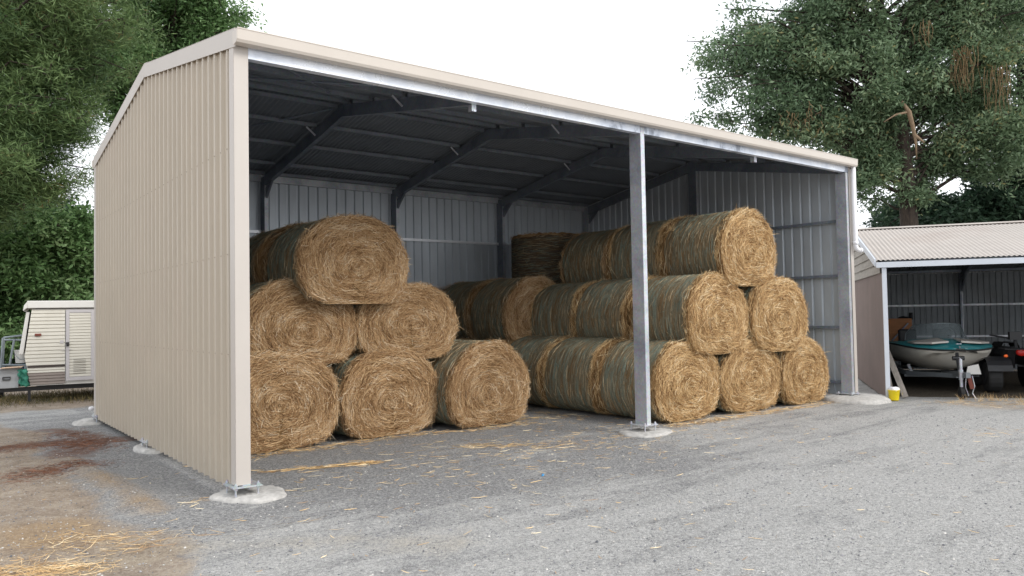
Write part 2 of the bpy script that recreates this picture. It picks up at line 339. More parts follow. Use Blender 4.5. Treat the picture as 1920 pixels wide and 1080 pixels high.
# loose stones on the gravel
k=42000; d=np.sqrt(rng.uniform(1.6**2,13**2,k)); a=R(90)+yaw+rng.uniform(-R(38),R(38),k)
sx=-2.29+np.cos(a)*d; sy=-6.92+np.sin(a)*d
ok=~((sx>0)&(sx<10.7)&(sy>.5)); sx,sy,d=sx[ok],sy[ok],d[ok]; k=len(sx)
r=rng.gamma(2.0,.0016,k)+.0018; base=np.array([[1,0,0],[0,1,0],[-1,0,0],[0,-1,0],[0,0,.75],[0,0,-.5]])
sv=base[None]*r[:,None,None]*rng.uniform(.6,1.3,(k,6,1)); th=rng.uniform(0,6.28,k); cs,sn=np.cos(th)[:,None],np.sin(th)[:,None]
sv=np.stack([sv[...,0]*cs-sv[...,1]*sn+sx[:,None],sv[...,0]*sn+sv[...,1]*cs+sy[:,None],sv[...,2]+(gz(sx,sy)+r*.2)[:,None]],-1)
tri=np.array([[0,1,4,4],[1,2,4,4],[2,3,4,4],[3,0,4,4]]); 
st_v=sv[:,[0,1,2,3,4]].reshape(-1,3)
me=bpy.data.meshes.new('gravel_stones'); fs=(np.array([[0,1,4],[1,2,4],[2,3,4],[3,0,4]])[None]+(np.arange(k)*5)[:,None,None]).reshape(-1,3)
me.vertices.add(len(st_v)); me.vertices.foreach_set('co',st_v.astype(np.float32).ravel()); me.loops.add(fs.size); me.loops.foreach_set('vertex_index',fs.astype(np.int32).ravel()); me.polygons.add(len(fs)); me.polygons.foreach_set('loop_start',np.arange(0,fs.size,3,dtype=np.int32))
at=me.attributes.new('tint','FLOAT','POINT'); at.data.foreach_set('value',np.repeat(rng.random(k),5).astype(np.float32)); me.update(calc_edges=True)
n=N('loose stones'); n.set(base=n.ramp(n.attr('tint'),[(0,(.10,.105,.115)),(.5,(.27,.27,.28)),(.85,(.45,.43,.40)),(1,(.60,.58,.54))]),rough=.9); me.materials.append(n.m)
o=bpy.data.objects.new('gravel_stones',me); C.objects.link(o); tag(o,'small loose grey stones strewn over the gravel yard','gravel',kind='stuff')

# ------------------------------------------------------------------ straw strands
def strands(P, T, Nn, L, W, curve=None, lift=None):
    """ribbons of two quads: centre P, direction T, out normal Nn"""
    k=len(P); B=np.cross(T,Nn); B/=np.linalg.norm(B,axis=1,keepdims=True)+1e-9
    tw=rng.uniform(-1,1,(k,1)); Wd=B*np.cos(tw)+Nn*np.sin(tw)
    l=L[:,None]/2; wv=Wd*W[:,None]/2
    if lift is None: lift=np.zeros((k,2))
    if curve is None: curve=np.zeros((k,1))
    a=P-T*l+Nn*lift[:,:1]-B*curve*l; c=P+T*l+Nn*lift[:,1:]-B*curve*l
    V=np.stack([a-wv*.6,a+wv*.6,P+wv,P-wv,c+wv*.5,c-wv*.5],1).reshape(-1,3)
    b=np.arange(k)[:,None]*6
    F=np.concatenate([b+np.array([[0,1,2,3]]),b+np.array([[3,2,4,5]])],0)
    return V,F
H0,W0,LN=1.17,1.55,1.18
SAG=[.8]
def outline(th):
    a=W0/2; b=H0/1.90; sn=np.sin(th)
    ex=np.where(sn<0,.93-(.93-SAG[0])*np.clip(-sn*3,0,1),.93)
    x=a*np.sign(np.cos(th))*np.abs(np.cos(th))**ex; z=b*sn
    z=np.where(z<-b*.72,-b*.72+(z+b*.72)*.64,z)      # settled flat at the bottom
    x=x*(1-.04*np.sin(th)); return x,z+b*.90
CEN=np.array([0.0,.50])
def make_bale(kind, face_n, seed, haym, strawm, netm, net0=.07, net1=.10, fringe=900):
    g=np.random.default_rng(seed)
    nt_,TH=112,np.linspace(0,2*np.pi,113)
    c0=CEN+np.array([g.uniform(-.08,.08),g.uniform(-.08,.03)])
    ph=g.uniform(0,6.28,6)
    def wob(th): return 1+.016*np.sin(2*th+ph[0])+.013*np.sin(3*th+ph[1])+.009*np.sin(5*th+ph[2])+.005*np.sin(9*th+ph[3])
    def rim(th): x,z=outline(th); w_=wob(th); return (x*w_, .50+(z-.50)*w_)
    # body: cap rings, side rings, back cap
    prof=[]  # (rho, y)
    for q in np.linspace(0.02,.93,13): prof.append((q,-.045*(1-q**2)-.0))
    prof += [(.97,.012),(.988,.04)]
    for q in np.linspace(.07,LN-.07,9): prof.append((.988,q))
    prof += [(.97,LN-.015)]
    for q in np.linspace(.93,.02,6): prof.append((q,LN+.03*(1-q*q)))
    V=[];UV=[];run=0
    for i,(q,y) in enumerate(prof):
        x,z=rim(TH); jit=g.normal(0,.008,len(TH)); jit[-1]=jit[0]
        yy=y+jit*(1.2 if q<.95 else .3); rr=1+ (jit*.5 if q>.9 else 0)
        px=c0[0]*(1-q)+x*q*rr; pz=c0[1]*(1-q)+z*q*rr
        V.append(np.stack([px,yy,np.maximum(pz,0.004)],-1)); vv=(q if y<.02 else 1+y); UV.append(np.stack([TH/(2*np.pi)+vv*.03,np.full(len(TH),vv)],-1))
    nr=len(prof); nc=len(TH); ii=np.arange(nr*nc).reshape(nr,nc)
    Q=np.stack([ii[:-1,:-1],ii[:-1,1:],ii[1:,1:],ii[1:,:-1]],-1).reshape(-1,4)
    V=np.concatenate(V); UV=np.concatenate(UV); mi=np.zeros(len(Q),int); tint=np.full(len(V),.5)
    SV,SF,ST=[],[],[]; off=len(V)
    def put(P,T,Nn,L,Wd,cv=None,lf=None,tn=None):
        nonlocal off
        v_,f_=strands(P,T,Nn,L,Wd,cv,lf); SV.append(v_); SF.append(f_+off); off+=len(v_)
        ST.append(np.repeat(tn if tn is not None else g.beta(2.2,2.2,len(P)),6))
    def tang(th):
        e=1e-3; x1,z1=rim(th+e); x0,z0=rim(th-e); t=np.stack([x1-x0,np.zeros_like(th),z1-z0],-1); return t/np.linalg.norm(t,axis=1,keepdims=True)
    patch=lambda th,q: .5+.25*np.sin(3*th+ph[3]+q*7)+.25*np.sin(q*23+ph[4]+1.5*np.sin(th+ph[5]))
    if face_n:
        k=face_n; q=g.uniform(0.0,1.0,k)**.56*.995; th=g.uniform(0,2*np.pi,k); x,z=rim(th)
        P=np.stack([c0[0]*(1-q)+x*q,-.045*(1-q*q)-.004-g.exponential(.007,k),c0[1]*(1-q)+z*q],-1); P[:,2]=np.maximum(P[:,2],.01)
        T=tang(th); dev=g.normal(0,.30,k)+g.normal(0,1.3,k)*np.exp(-q/.13)+.10
        loose=g.random(k)<.05; dev=np.where(loose,g.uniform(-1.5,1.5,k),dev)
        Rr=np.cross(T,np.array([[0,-1,0]])); T=T*np.cos(dev)[:,None]+Rr*np.sin(dev)[:,None]
        T[:,1]+=g.normal(0,.10,k); T/=np.linalg.norm(T,axis=1,keepdims=True)
        Nn=np.tile([[0.,-1.,0.]],(k,1)); L=g.uniform(.05,.23,k)*(.45+.6*q); 
        tn=np.clip(g.beta(1.3,1.25,k)*.80+.34*patch(th,q)-.07,0,1); tn=np.where(loose,np.clip(tn+.25,0,1),tn)
        lf=g.exponential(.011,(k,2))*(1+1.5*loose[:,None])
        put(P,T,Nn,L,g.uniform(.003,.0066,k),np.full((k,1),.07)*(L/.3)[:,None],lf,tn)
    for y0,y1,s,kk in ((-.02,net0+.035,-1,fringe),(LN-net1-.03,LN+.02,1,int(fringe*.7))):
        k=kk; th=g.uniform(0,2*np.pi,k*2); dn=.55+.3*np.sin(3*th+ph[4])+.3*np.sin(7*th+ph[5]+s); th=th[g.random(k*2)<dn][:k]; k=len(th); x,z=rim(th); T0=tang(th); O=np.stack([T0[:,2],np.zeros(k),-T0[:,0]],-1)
        ym=.5*(y0+y1)+.018*np.sin(4*th+ph[0]); y=ym+g.normal(0,(y1-y0)*.22,k); P=np.stack([x,y,z],-1)*1.0; P+=O*g.uniform(-.012,.014,k)[:,None]; P[:,2]=np.maximum(P[:,2],.008)
        dev=g.normal(0,.35,k); T=T0*np.cos(dev)[:,None]+np.array([[0,1,0]])*np.sin(dev)[:,None]+O*g.normal(.0,.16,k)[:,None]; T/=np.linalg.norm(T,axis=1,keepdims=True)
        L=g.uniform(.05,.18,k); lf=g.exponential(.012,(k,2)); put(P,T,O,L,g.uniform(.003,.006,k),None,lf)
        k=int(kk*.22); th=g.uniform(0,2*np.pi,k); x,z=rim(th); T0=tang(th); O=np.stack([T0[:,2],np.zeros(k),-T0[:,0]],-1)   # stray hairs
        P=np.stack([x,g.uniform(y0,y1,k),z],-1)+O*.025; T=T0*g.choice([-1,1],k)[:,None]+O*g.uniform(.1,.7,k)[:,None]+np.array([[0,s*1.,0]])*g.uniform(-.1,.6,k)[:,None]; T/=np.linalg.norm(T,axis=1,keepdims=True)
        P[:,2]=np.maximum(P[:,2],.03); put(P,T,O,g.uniform(.06,.17,k),g.uniform(.003,.006,k),None,g.normal(0,.01,(k,2)),g.uniform(.5,1,k))
    AV=np.concatenate([V]+SV); AF=np.concatenate([Q]+SF); AT=np.concatenate([tint]+ST); AUV=np.concatenate([UV,np.zeros((len(AV)-len(V),2))])
    mi=np.concatenate([mi,np.ones(len(AF)-len(Q),int)])
    AV[:,2]=np.maximum(AV[:,2],.002)
    # turn quads so normals face out does not matter for these shaders
    body=fast_mesh('hay',AV,AF,[haym,strawm],None,AT,AUV,mi=mi)
    V=[];UV=[]; e0=net0+.026*np.sin(3*TH+ph[1])+.014*np.sin(7*TH)+.008*np.sin(17*TH+ph[0]); e1=LN-net1+.02*np.sin(2*TH+ph[2])+.01*np.sin(8*TH+1); x,z=rim(TH)
    nn=18
    for i in range(nn):
        t=i/(nn-1); y=e0*(1-t)+e1*t; sc=.994+.010*math.sin(t*math.pi)+g.normal(0,.0018,len(TH)); sc[-1]=sc[0]
        V.append(np.stack([x*sc,y,np.maximum(.5+(z-.5)*sc,.001)],-1)); UV.append(np.stack([TH/(2*np.pi),y],-1))
    ii=np.arange(nn*nc).reshape(nn,nc); Q=np.stack([ii[:-1,:-1],ii[:-1,1:],ii[1:,1:],ii[1:,:-1]],-1).reshape(-1,4)
    V=np.concatenate(V); UV=np.concatenate(UV); k=2600; th=g.uniform(0,2*np.pi,k); x,z=rim(th); T0=tang(th); O=np.stack([T0[:,2],np.zeros(k),-T0[:,0]],-1)
    P=np.stack([x*1.002,g.uniform(net0+.03,LN-net1-.03,k),.5+(z-.5)*1.002],-1)+O*g.uniform(0,.006,k)[:,None]; P[:,2]=np.maximum(P[:,2],.004)
    dv=g.normal(0,.10,k)+(g.random(k)<.06)*g.normal(0,.6,k); T=T0*np.cos(dv)[:,None]+np.array([[0,1,0]])*np.sin(dv)[:,None]; v_,f_=strands(P,T,O,g.uniform(.08,.30,k),g.uniform(.003,.0075,k),None,g.normal(-.004,.004,(k,2)))
    AV=np.concatenate([V,v_]); AF=np.concatenate([Q,f_+len(V)]); AT=np.concatenate([np.full(len(V),.5),np.repeat(g.random(k),6)]); AU=np.concatenate([UV,np.zeros((len(v_),2))])
    net=fast_mesh('net_wrap',AV,AF,[netm,M['netfib']],None,AT,AU,smooth=True,mi=np.concatenate([np.zeros(len(Q),int),np.ones(len(f_),int)]))
    return body,net
VAR={}
SAG[0]=.62
VAR['f1']=make_bale('f',10500,1,M['haydull'],M['strawdull'],M['net'])
VAR['f2']=make_bale('f',10500,2,M['haydull'],M['strawdull'],M['net'])
SAG[0]=.68
VAR['f3']=make_bale('f',10500,3,M['haydull'],M['strawdull'],M['net2'])
SAG[0]=.72
VAR['g1']=make_bale('f',10500,4,M['hay'],M['straw'],M['net'],.06)
VAR['g2']=make_bale('f',10500,5,M['hay'],M['straw'],M['net'],.05)
VAR['g3']=make_bale('f',10500,6,M['hay'],M['straw'],M['net2'],.08)
VAR['b1']=make_bale('b',500,7,M['hay'],M['straw'],M['net'],.045,.04,1100)
VAR['b2']=make_bale('b',500,8,M['haydull'],M['strawdull'],M['net2'],.04,.035,1000)
SAG[0]=.93
VAR['u']=make_bale('u',600,9,M['haydull'],M['strawdull'],M['netbrown'],.05,.05,500)
used=set()
def bale(var, label, cx, y, z, W=W0, H=H0, rz=0, group='round hay bales stacked in the shed', flip=False, upright=False, L=1.0):
    root=thing('round_hay_bale',label,'hay bale',(cx,y,z),R(rz),group)
    for src in VAR[var]:
        o=src if var not in used else src.copy()
        if o is not src: C.objects.link(o)
        o.parent=root; s=Vector(((-1 if flip else 1)*W/W0,L,H/H0)); o.scale=s
        if upright: o.rotation_euler=(R(90),0,0); o.location=(0,.5*W/W0*0+.5,0)
    used.add(var); return root
S='round hay bale, '
# left stack, faces towards the yard
bale('f1','round hay bale on the ground half hidden behind the left front corner flashing',1.2,2.20,0,1.60,1.21,4,flip=True)
bale('f2','middle ground-level round bale of the left stack, green net on its top',2.79,2.28,0,1.55,1.16,4)
bale('f3','rightmost ground-level round bale of the left stack beside the bare gravel gap',4.30,2.08,0,1.53,1.185,5)
bale('f3','dull round bale in the middle layer of the left stack, cut off by the flashing',1.53,2.36,.99,1.58,1.07,-2,flip=True)
bale('f1','round bale at the right of the left stack in its middle layer',3.1,2.33,.99,1.57,1.07,1)
bale('f2','topmost round bale of the left stack, darker loose straw face',2.2,2.13,1.76,1.56,1.15,0,flip=True)
bale('b2','dark green wrapped bale lying directly behind the top bale of the left stack',2.14,3.36,1.77,1.56,1.16,0)
bale('b2','dark wrapped bale behind the cut-off middle layer bale of the left stack',1.5,3.6,1.02,1.56,1.06,0,flip=True)
bale('b2','wrapped bale behind the right middle layer bale of the left stack',3.05,3.6,1.02,1.56,1.06,0)
bale('b2','wrapped ground bale behind the left corner ground bale of the left stack',1.2,3.46,0,1.56,1.17,0)
bale('b2','wrapped ground bale behind the middle ground bale of the left stack',2.58,3.55,0,1.56,1.15,0,flip=True)
# right stack, three deep
bale('g1','large golden ground bale directly behind the grey middle post',6.66,.42,0,1.49,1.17,1)
bale('g2','golden ground bale in the middle of the right stack front row',8.15,.37,0,1.5,1.12,-1,flip=True)
bale('g3','rightmost golden ground bale next to the open corrugated right wall',9.57,.30,0,1.36,1.11,0)
bale('g2','golden bale of the right stack middle layer showing much green netted side',7.34,.36,.93,1.5,1.22,1)
bale('g1','rightmost golden bale of the right stack middle layer near the wall girts',8.85,.28,.91,1.52,1.22,-1,flip=True)
bale('g3','topmost golden round bale of the right stack with bright straw face',8.13,.34,1.96,1.48,1.23,2,flip=True)
bale('b1','second ground bale back in the right stack, left of the grey middle post',6.64,1.66,0,1.50,1.17,0)
bale('b1','rearmost ground bale of the right stack, bordering the gravel gap',6.62,2.87,0,1.5,1.18,0,flip=True)
bale('b1','second bale back in the right stack middle layer with tufted straw edge',7.33,1.60,.93,1.49,1.22,0,flip=True)
bale('b1','rearmost bale of the right stack middle layer, left of the darker netted one',7.33,2.83,.93,1.49,1.20,0)
bale('b1','second bale back in the top layer of the right stack crossed by the post',8.12,1.56,1.96,1.48,1.21,0)
bale('b2','rearmost lying bale in the top layer of the right stack beside the brown upright',8.12,2.78,1.95,1.5,1.20,0,flip=True)
# middle pair and upright bale
bale('f3','half shown round bale in the rear gap with shadowed brown face',6.84,4.05,1.02,1.52,1.24,0)
bale('b2','dark round bale furthest back in the gap against the rear wall',6.84,5.27,1.04,1.52,1.24,0,flip=True)
bale('b2','dark ground bale low in the gap underneath the half shown bale',6.05,4.10,0,1.5,1.12,0)
bale('b2','dark ground bale at the very back of the gap on the floor',6.05,5.32,0,1.5,1.12,0,flip=True)
bale('b2','ground bale deep in the shed below the upright brown bale',8.4,5.1,0,1.5,1.14,0,flip=True)
bale('b2','middle layer bale deep in the shed carrying the upright brown bale',8.5,5.1,1.0,1.5,1.06,0)
bale('u','brown weathered bale standing upright on its end in the rear corner',8.04,5.35,2.06,1.38,1.42,0,upright=True,L=.96)

# loose straw on the ground
def litter_pts():
    out=[]
    def line(a,b,n,w,L=(.05,.16),al=.5,z=.012):
        t=rng.random(n); x=a[0]+(b[0]-a[0])*t+rng.normal(0,w,n); y=a[1]+(b[1]-a[1])*t+rng.normal(0,w,n)
        an=math.atan2(b[1]-a[1],b[0]-a[0])+rng.normal(0,al,n); out.append((x,y,an,rng.uniform(*L,n),rng.random(n)*z))
    line((.2,2.02),(2,2.08),380,.10,al=1); line((2,2.1),(3.5,2.05),260,.09,al=1); line((3.5,1.92),(4.9,1.92),200,.09,al=1)
    line((6.0,.22),(7.4,.18),380,.10,al=1); line((7.4,.17),(8.9,.17),320,.10,al=1); line((8.9,.10),(10.2,.15),240,.09,al=1)
    line((.55,1.1),(1.8,.70),260,.035,(.04,.13),.35); line((1.0,.9),(1.75,.72),160,.05); line((3.0,.95),(3.6,.45),160,.10); line((3.4,.3),(4.2,.1),90,.18)
    line((5.75,1.6),(5.75,3.6),160,.12); line((5.4,2.0),(4.9,2.4),120,.15); line((11.2,-1.2),(11.9,-2.4),200,.22,al=2); line((8.2,-2.9),(9.2,-3.4),60,.2,al=2)
    line((-2.0,-.85),(-1.4,-1.25),700,.12,(.04,.18),1.1,.02); line((-1.6,-.6),(-.9,-.8),120,.16,(.04,.16),1.2,.01); line((-1.45,-.45),(-1.05,-.65),30,.08,(.1,.35),1.5); line((-1.1,-.95),(-.75,-.75),26,.10,(.1,.3),.7); line((-.95,-.6),(-.5,-.9),14,.1,(.1,.3),.8)
    line((-.3,-1.1),(.2,-1.0),9,.06,(.1,.3),.3); line((-.45,.12),(-.1,.3),10,.05,(.08,.2),.5)
    n=520; a=R(90)+yaw+rng.uniform(-R(36),R(36),n); d=np.sqrt(rng.uniform(4.5**2,11**2,n)); x=-2.29+np.cos(a)*d; y=-6.92+np.sin(a)*d; k=y<.3; out.append((x[k],y[k],rng.uniform(0,6.28,k.sum()),rng.uniform(.02,.12,k.sum()),rng.random(k.sum())*.006))
    n=900; x=rng.normal(3.8,2.0,n); y=rng.normal(.3,.9,n); ok_=y<1.9; x,y=x[ok_],y[ok_]; n=len(x); out.append((x,y,rng.normal(-.3,.7,n),rng.uniform(.03,.16,n),rng.random(n)*.008))
    return [np.concatenate(c) for c in zip(*out)]
x,y,an,L,z=litter_pts(); P=np.stack([x,y,gz(x,y)+.004+z],-1); T=np.stack([np.cos(an),np.sin(an),rng.normal(0,.05,len(x))],-1); T/=np.linalg.norm(T,axis=1,keepdims=True)
v_,f_=strands(P,T,np.tile([[0,0,1.]],(len(x),1)),L,np.where((x<-.4)&(y<.2),rng.uniform(.002,.0042,len(x)),rng.uniform(.0035,.0065,len(x))),rng.normal(0,.15,(len(x),1)),rng.uniform(0,.006,(len(x),2)))
o=fast_mesh('loose_straw',v_,f_,M['straw'],None,np.repeat(np.clip(rng.beta(3,1.6,len(x)),0,1),6)); tag(o,'loose golden straw scattered over the gravel and along the bales','straw',kind='stuff')
# reddish fallen pine needles by the left wall
n_=3000; x=[];y=[]
for a_,b_,w_ in (((-1.5,4.9),(-.1,4.6),.22),((-.6,6.0),(-.5,3.8),.2),((-1.4,2.6),(-.8,2.9),.2)):
    t=rng.random(n_//3); x.append(a_[0]+(b_[0]-a_[0])*t+rng.normal(0,w_,n_//3)); y.append(a_[1]+(b_[1]-a_[1])*t+rng.normal(0,w_,n_//3))
x=np.concatenate(x);y=np.concatenate(y); k=x<-.05; x,y=x[k],y[k]; an=rng.uniform(0,6.28,len(x)); P=np.stack([x,y,gz(x,y)+.006],-1); T=np.stack([np.cos(an),np.sin(an),0*an],-1)
v_,f_=strands(P,T,np.tile([[0,0,1.]],(len(x),1)),rng.uniform(.04,.12,len(x)),rng.uniform(.003,.005,len(x)))
n=N('fallen needles'); n.set(base=n.ramp(n.attr('tint'),[(0,(.09,.035,.02)),(1,(.30,.13,.07))]),rough=.9)
o=fast_mesh('fallen_needles',v_,f_,n.m,None,np.repeat(rng.random(len(x)),6)); tag(o,'reddish fallen pine needles in drifts beside the beige wall','needles',kind='stuff')
# dry grass tufts before the open shed on the right
Ox,Oy=11.05,-.33; E_=np.array([.556,-.831]); Wv=np.array([.831,.556]); RZ2=math.atan2(-.831,.556)
P_,T_,L_=[],[],[]
for e,s,k in ((1.15,-.05,22),(1.42,-.12,34),(1.62,.05,40),(1.78,0,40),(2.05,-.1,60),(2.25,0,60),(2.6,-.1,70),(3.0,0,70),(1.9,-.5,30),(2.2,-.6,30),(2.5,.15,40),(1.5,.2,25)):
    c_=np.array([Ox,Oy])+E_*e+Wv*s
    for i in range(k):
        b=c_+rng.normal(0,.05,2); t=np.array([rng.normal(0,.5),rng.normal(0,.5),rng.uniform(.3,1)]); t/=np.linalg.norm(t); l=rng.uniform(.05,.17); P_.append((b[0]+t[0]*l/2,b[1]+t[1]*l/2,t[2]*l/2)); T_.append(t); L_.append(l)
P_,T_,L_=map(np.array,(P_,T_,L_)); v_,f_=strands(P_,T_,np.tile([[.5,-.8,.1]],(len(P_),1)),L_,np.full(len(P_),.005))
o=fast_mesh('dry_grass',v_,f_,M['straw'],None,np.repeat(rng.uniform(.45,1,len(P_)),6)); tag(o,'dry yellow grass tufts along the edge of the smaller shed','grass',kind='stuff')

# ------------------------------------------------------------------ the hay shed
Lx,D=10.68,6.77; EV=4.17; SL=.1745
shed=thing('hay_shed','big open-fronted beige corrugated steel shed full of round hay bales','shed')
roofz=lambda y: EV+SL*min(y,D-y)
PR=[(0,0),(.062,0),(.078,.029),(.108,.029),(.124,0)]
def prof(a0,a1,pitch=.19,pr=PR):
    out=[];a=a0
    while a<a1:
        for d_,h in pr:
            if a+d_<a1: out.append((a+d_,h))
        a+=pitch
    out.append((a1,0)); return out
def sheet(pl, along, top, z0, sign, a0, a1, mats, name, parent, pitch=.19, pr=PR, gap=.003, screws=None):
    """ribbed wall sheet: painted outside, zinc inside"""
    m=MB()
    for k,(off,mi) in enumerate(((gap,0),(0,1))):
        pp=prof(a0,a1,pitch,pr); rows=[[],[],[]]
        for a,h in pp:
            q=pl+sign*(h+off)
            for r_i,z in enumerate((z0,(z0+top(a))/2,top(a))): rows[r_i].append((q,a,z) if along=='y' else (a,q,z))
        m.grid(rows,mi)
    if screws:
        for yy in np.arange(.193,a1-.1,.19):
            for zz in screws: m.sphere((pl+sign*.034,float(yy),zz),.0065,6,4,mi=2)
    return m.build(name,mats,parent)
OUT=[M['beige'],M['zinc']]
lw=sheet(-.004,'y',lambda y: roofz(y)+.012,.07,-1,.10,D-.02,OUT+[M['screw']],'left_wall',shed,screws=(1.28,2.19,3.16))
sheet(Lx,'y',lambda y: roofz(y)+.012,.07,1,.10,D-.02,OUT,'right_wall',shed)
sheet(D,'x',lambda x: EV+.018,.07,1,.02,Lx-.02,OUT,'back_wall',shed)
# roof sheets
for s_,nm in ((0,'roof_sheet'),(1,'roof_sheet')):
    m=MB(); xs=np.arange(-.03,Lx+.03,.0095)
    ya,yb=(-.05,D/2) if s_==0 else (D+.05,D/2)
    for off,mi in ((0,0),(.004,1)):
        rows=[]
        for t in (0,1):
            y=ya+(yb-ya)*t; rows.append([(x,y,roofz(y)+.030+off+.008*math.sin(2*math.pi*x/.076)) for x in xs])
        m.grid(rows,mi)
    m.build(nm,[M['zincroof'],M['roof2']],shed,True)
m=MB(); m.prism([(-.2,-.035),(0,0),(.2,-.035),(.2,-.031),(0,.006),(-.2,-.031)],-.04,Lx+.04,'x'); rc=m.build('ridge_cap',M['gutter'],shed); rc.location=(0,D/2,roofz(D/2)+.055)
# barge capping on both gables
for x0,sg in ((-.042,-1),(Lx+.036,1)):
    m=MB()
    for ya,yb in ((-.06,D/2-.0015),(D+.06,D/2+.0015)):
        za,zb=roofz(ya)-.12,roofz(yb)-.12; h=.165
        vs=[]
        for x in (x0-.004,x0+.004): vs += [(x,ya,za),(x,yb,zb),(x,yb,zb+h),(x,ya,za+h)]
        m.add(vs,[(0,1,2,3),(7,6,5,4),(0,4,5,1),(3,2,6,7),(0,3,7,4),(1,5,6,2)])
        vs=[(x0-.004,ya,za+h+.002),(x0-.004,yb,zb+h+.002),(x0-sg*.16,yb,zb+h+.006),(x0-sg*.16,ya,za+h+.006)]
        vs+=[(a,b,c+.004) for a,b,c in vs]; m.add(vs,[(0,1,2,3),(7,6,5,4),(0,4,5,1),(1,5,6,2),(2,6,7,3),(3,7,4,0)])
    m.build('barge_capping',M['flash'],shed)
# corner flashings
def angle_flash(x0,x1,yf,side,name='corner_flashing'):
    m=MB(); xo=x0 if side<0 else x1
    m.box(x0,x1,yf-.003,yf,.125,4.10); m.box(xo-.0015 if side<0 else xo-.0015,xo+.0015,yf+.0005,yf+.125*(1 if yf<1 else -1),.125,4.10)
    return m.build(name,M['flash'],shed)
angle_flash(-.038,.092,-.004,-1); angle_flash(Lx-.06,Lx+.036,-.004,1)
m=MB(); m.box(-.038,.09,D+.034,D+.038,.1,4.08); m.box(-.0395,-.0365,D-.1,D+.0335,.1,4.08); m.build('corner_flashing',M['flash'],shed)
# header beam under the gutter: C section
m=MB()
for a,b in ((.095,Lx/2-.004),(Lx/2+.044,Lx-.062)):
    m.box(a,b,0,.003,3.972,4.17); m.box(a,b,.0035,.085,3.972,3.975); m.box(a,b,.082,.085,3.9755,4.0)
m.build('header_beam',M['header'],shed)
# gutter
def gutter(y,s,name='gutter'):
    pts=[(0,.0),(0,-.0),(-.0,-.09),(-.03,-.125),(-.105,-.115),(-.118,-.09),(-.123,.0),(-.127,.002),(-.127,.012),(-.115,.012),(-.115,.0),(-.109,-.085),(-.1,-.107),(-.032,-.117),(-.008,-.085),(-.008,0)]
    pts=pts[1:]
    m=MB(); m.prism([(y+s*a,4.185+b) for a,b in pts],-.045,Lx+.04,'x')
    for x in (-.048,Lx+.043): m.prism([(y+s*a,4.185+b) for a,b in ((0,0),(0,-.09),(-.03,-.125),(-.105,-.115),(-.118,-.09),(-.123,0))],x-.002,x+.002,'x')
    return m.build(name,M['gutter'],shed)
gutter(-.008,1); gutter(D+.045,-1)
# columns: C sections (web, flanges) with base plate, bolts
def column(x,y0,y1,z1,name='post',mat='column',z0=.115,web=-1,flare=None):
    m=MB(); w=.072; t=.004
    xa=x-w/2 if web<0 else x+w/2
    m.box(xa-t/2,xa+t/2,y0,y1,z0,z1)
    for yy in (y0,y1): m.box(x-w/2+ (t/2 if web<0 else 0),x+w/2-(t/2 if web>0 else 0),yy-t/2,yy+t/2,z0,z1, 1)
    xl=x+w/2 if web<0 else x-w/2
    for yy in (y0+.012,y1-.012): m.box(xl-t/2,xl+t/2,yy-.010,yy+.010,z0,z1)
    o=m.build(name,[M[mat],M['galv']],shed)
    p=MB(); p.box(x-.13,x+.13,y0-.045,y1+.045,z0-.012,z0); pl=p.build('base_plate',M['galv'],o)
    for a in (-.10,.10):
        for b in (y0-.02,y1+.02):
            q=MB(); q.tube([(x+a,b,-.02),(x+a,b,z0+.03)],.009,8); q.tube([(x+a,b,z0+.001),(x+a,b,z0+.017)],.017,6); q.tube([(x+a,b,z0-.03),(x+a,b,z0-.013)],.017,6); q.build('anchor_bolt',M['galv'],pl)
    return o
column(Lx/2+.0,-.003,.20,4.165)
column(.055,.003,.20,3.968); column(Lx-.10,.006,.205,3.968)
for x in (.055,2.67,5.34,8.01,Lx-.06): column(x,D-.21,D-.01,EV-.03,'post','beamdark' if x>1 and x<10 else 'column')
column(Lx-.06,D/2-.1,D/2+.1,roofz(D/2)-.03,'post','beamdark'); column(.055,D/2-.1,D/2+.1,roofz(D/2)-.03,'post','beamdark')
# concrete footings: irregular low domes
def footing(cx,cy,rx,ry,h,seed):
    g=np.random.default_rng(seed); ph=g.uniform(0,6.28,5); rows=[]
    for q,hh in ((0,1),(.3,1.0),(.55,.97),(.75,.88),(.88,.70),(.96,.42),(1,-.1),(1.0,-1.0)):
        rows.append([(cx+rx*q*math.cos(t)*(1+.07*math.sin(2*t+ph[0])+.05*math.sin(3*t+ph[1])+.03*math.sin(7*t+ph[2])),
                      cy+ry*q*math.sin(t)*(1+.07*math.sin(2*t+ph[0])+.05*math.sin(3*t+ph[1])+.03*math.sin(7*t+ph[2])),
                      h*hh+g.normal(0,.004)) for t in np.linspace(0,2*math.pi,49)[:-1]])
    m=MB(); m.grid(rows,0,True); return m.build('concrete_footing',M['concrete'],shed,True)
footing(.13,.12,.315,.33,.034,1); footing(Lx/2,.06,.36,.33,.03,2); footing(Lx-.02,.02,.62,.62,.085,3); footing(-.02,6.85,.33,.36,.04,4); footing(0.02,3.45,.18,.34,.045,5)
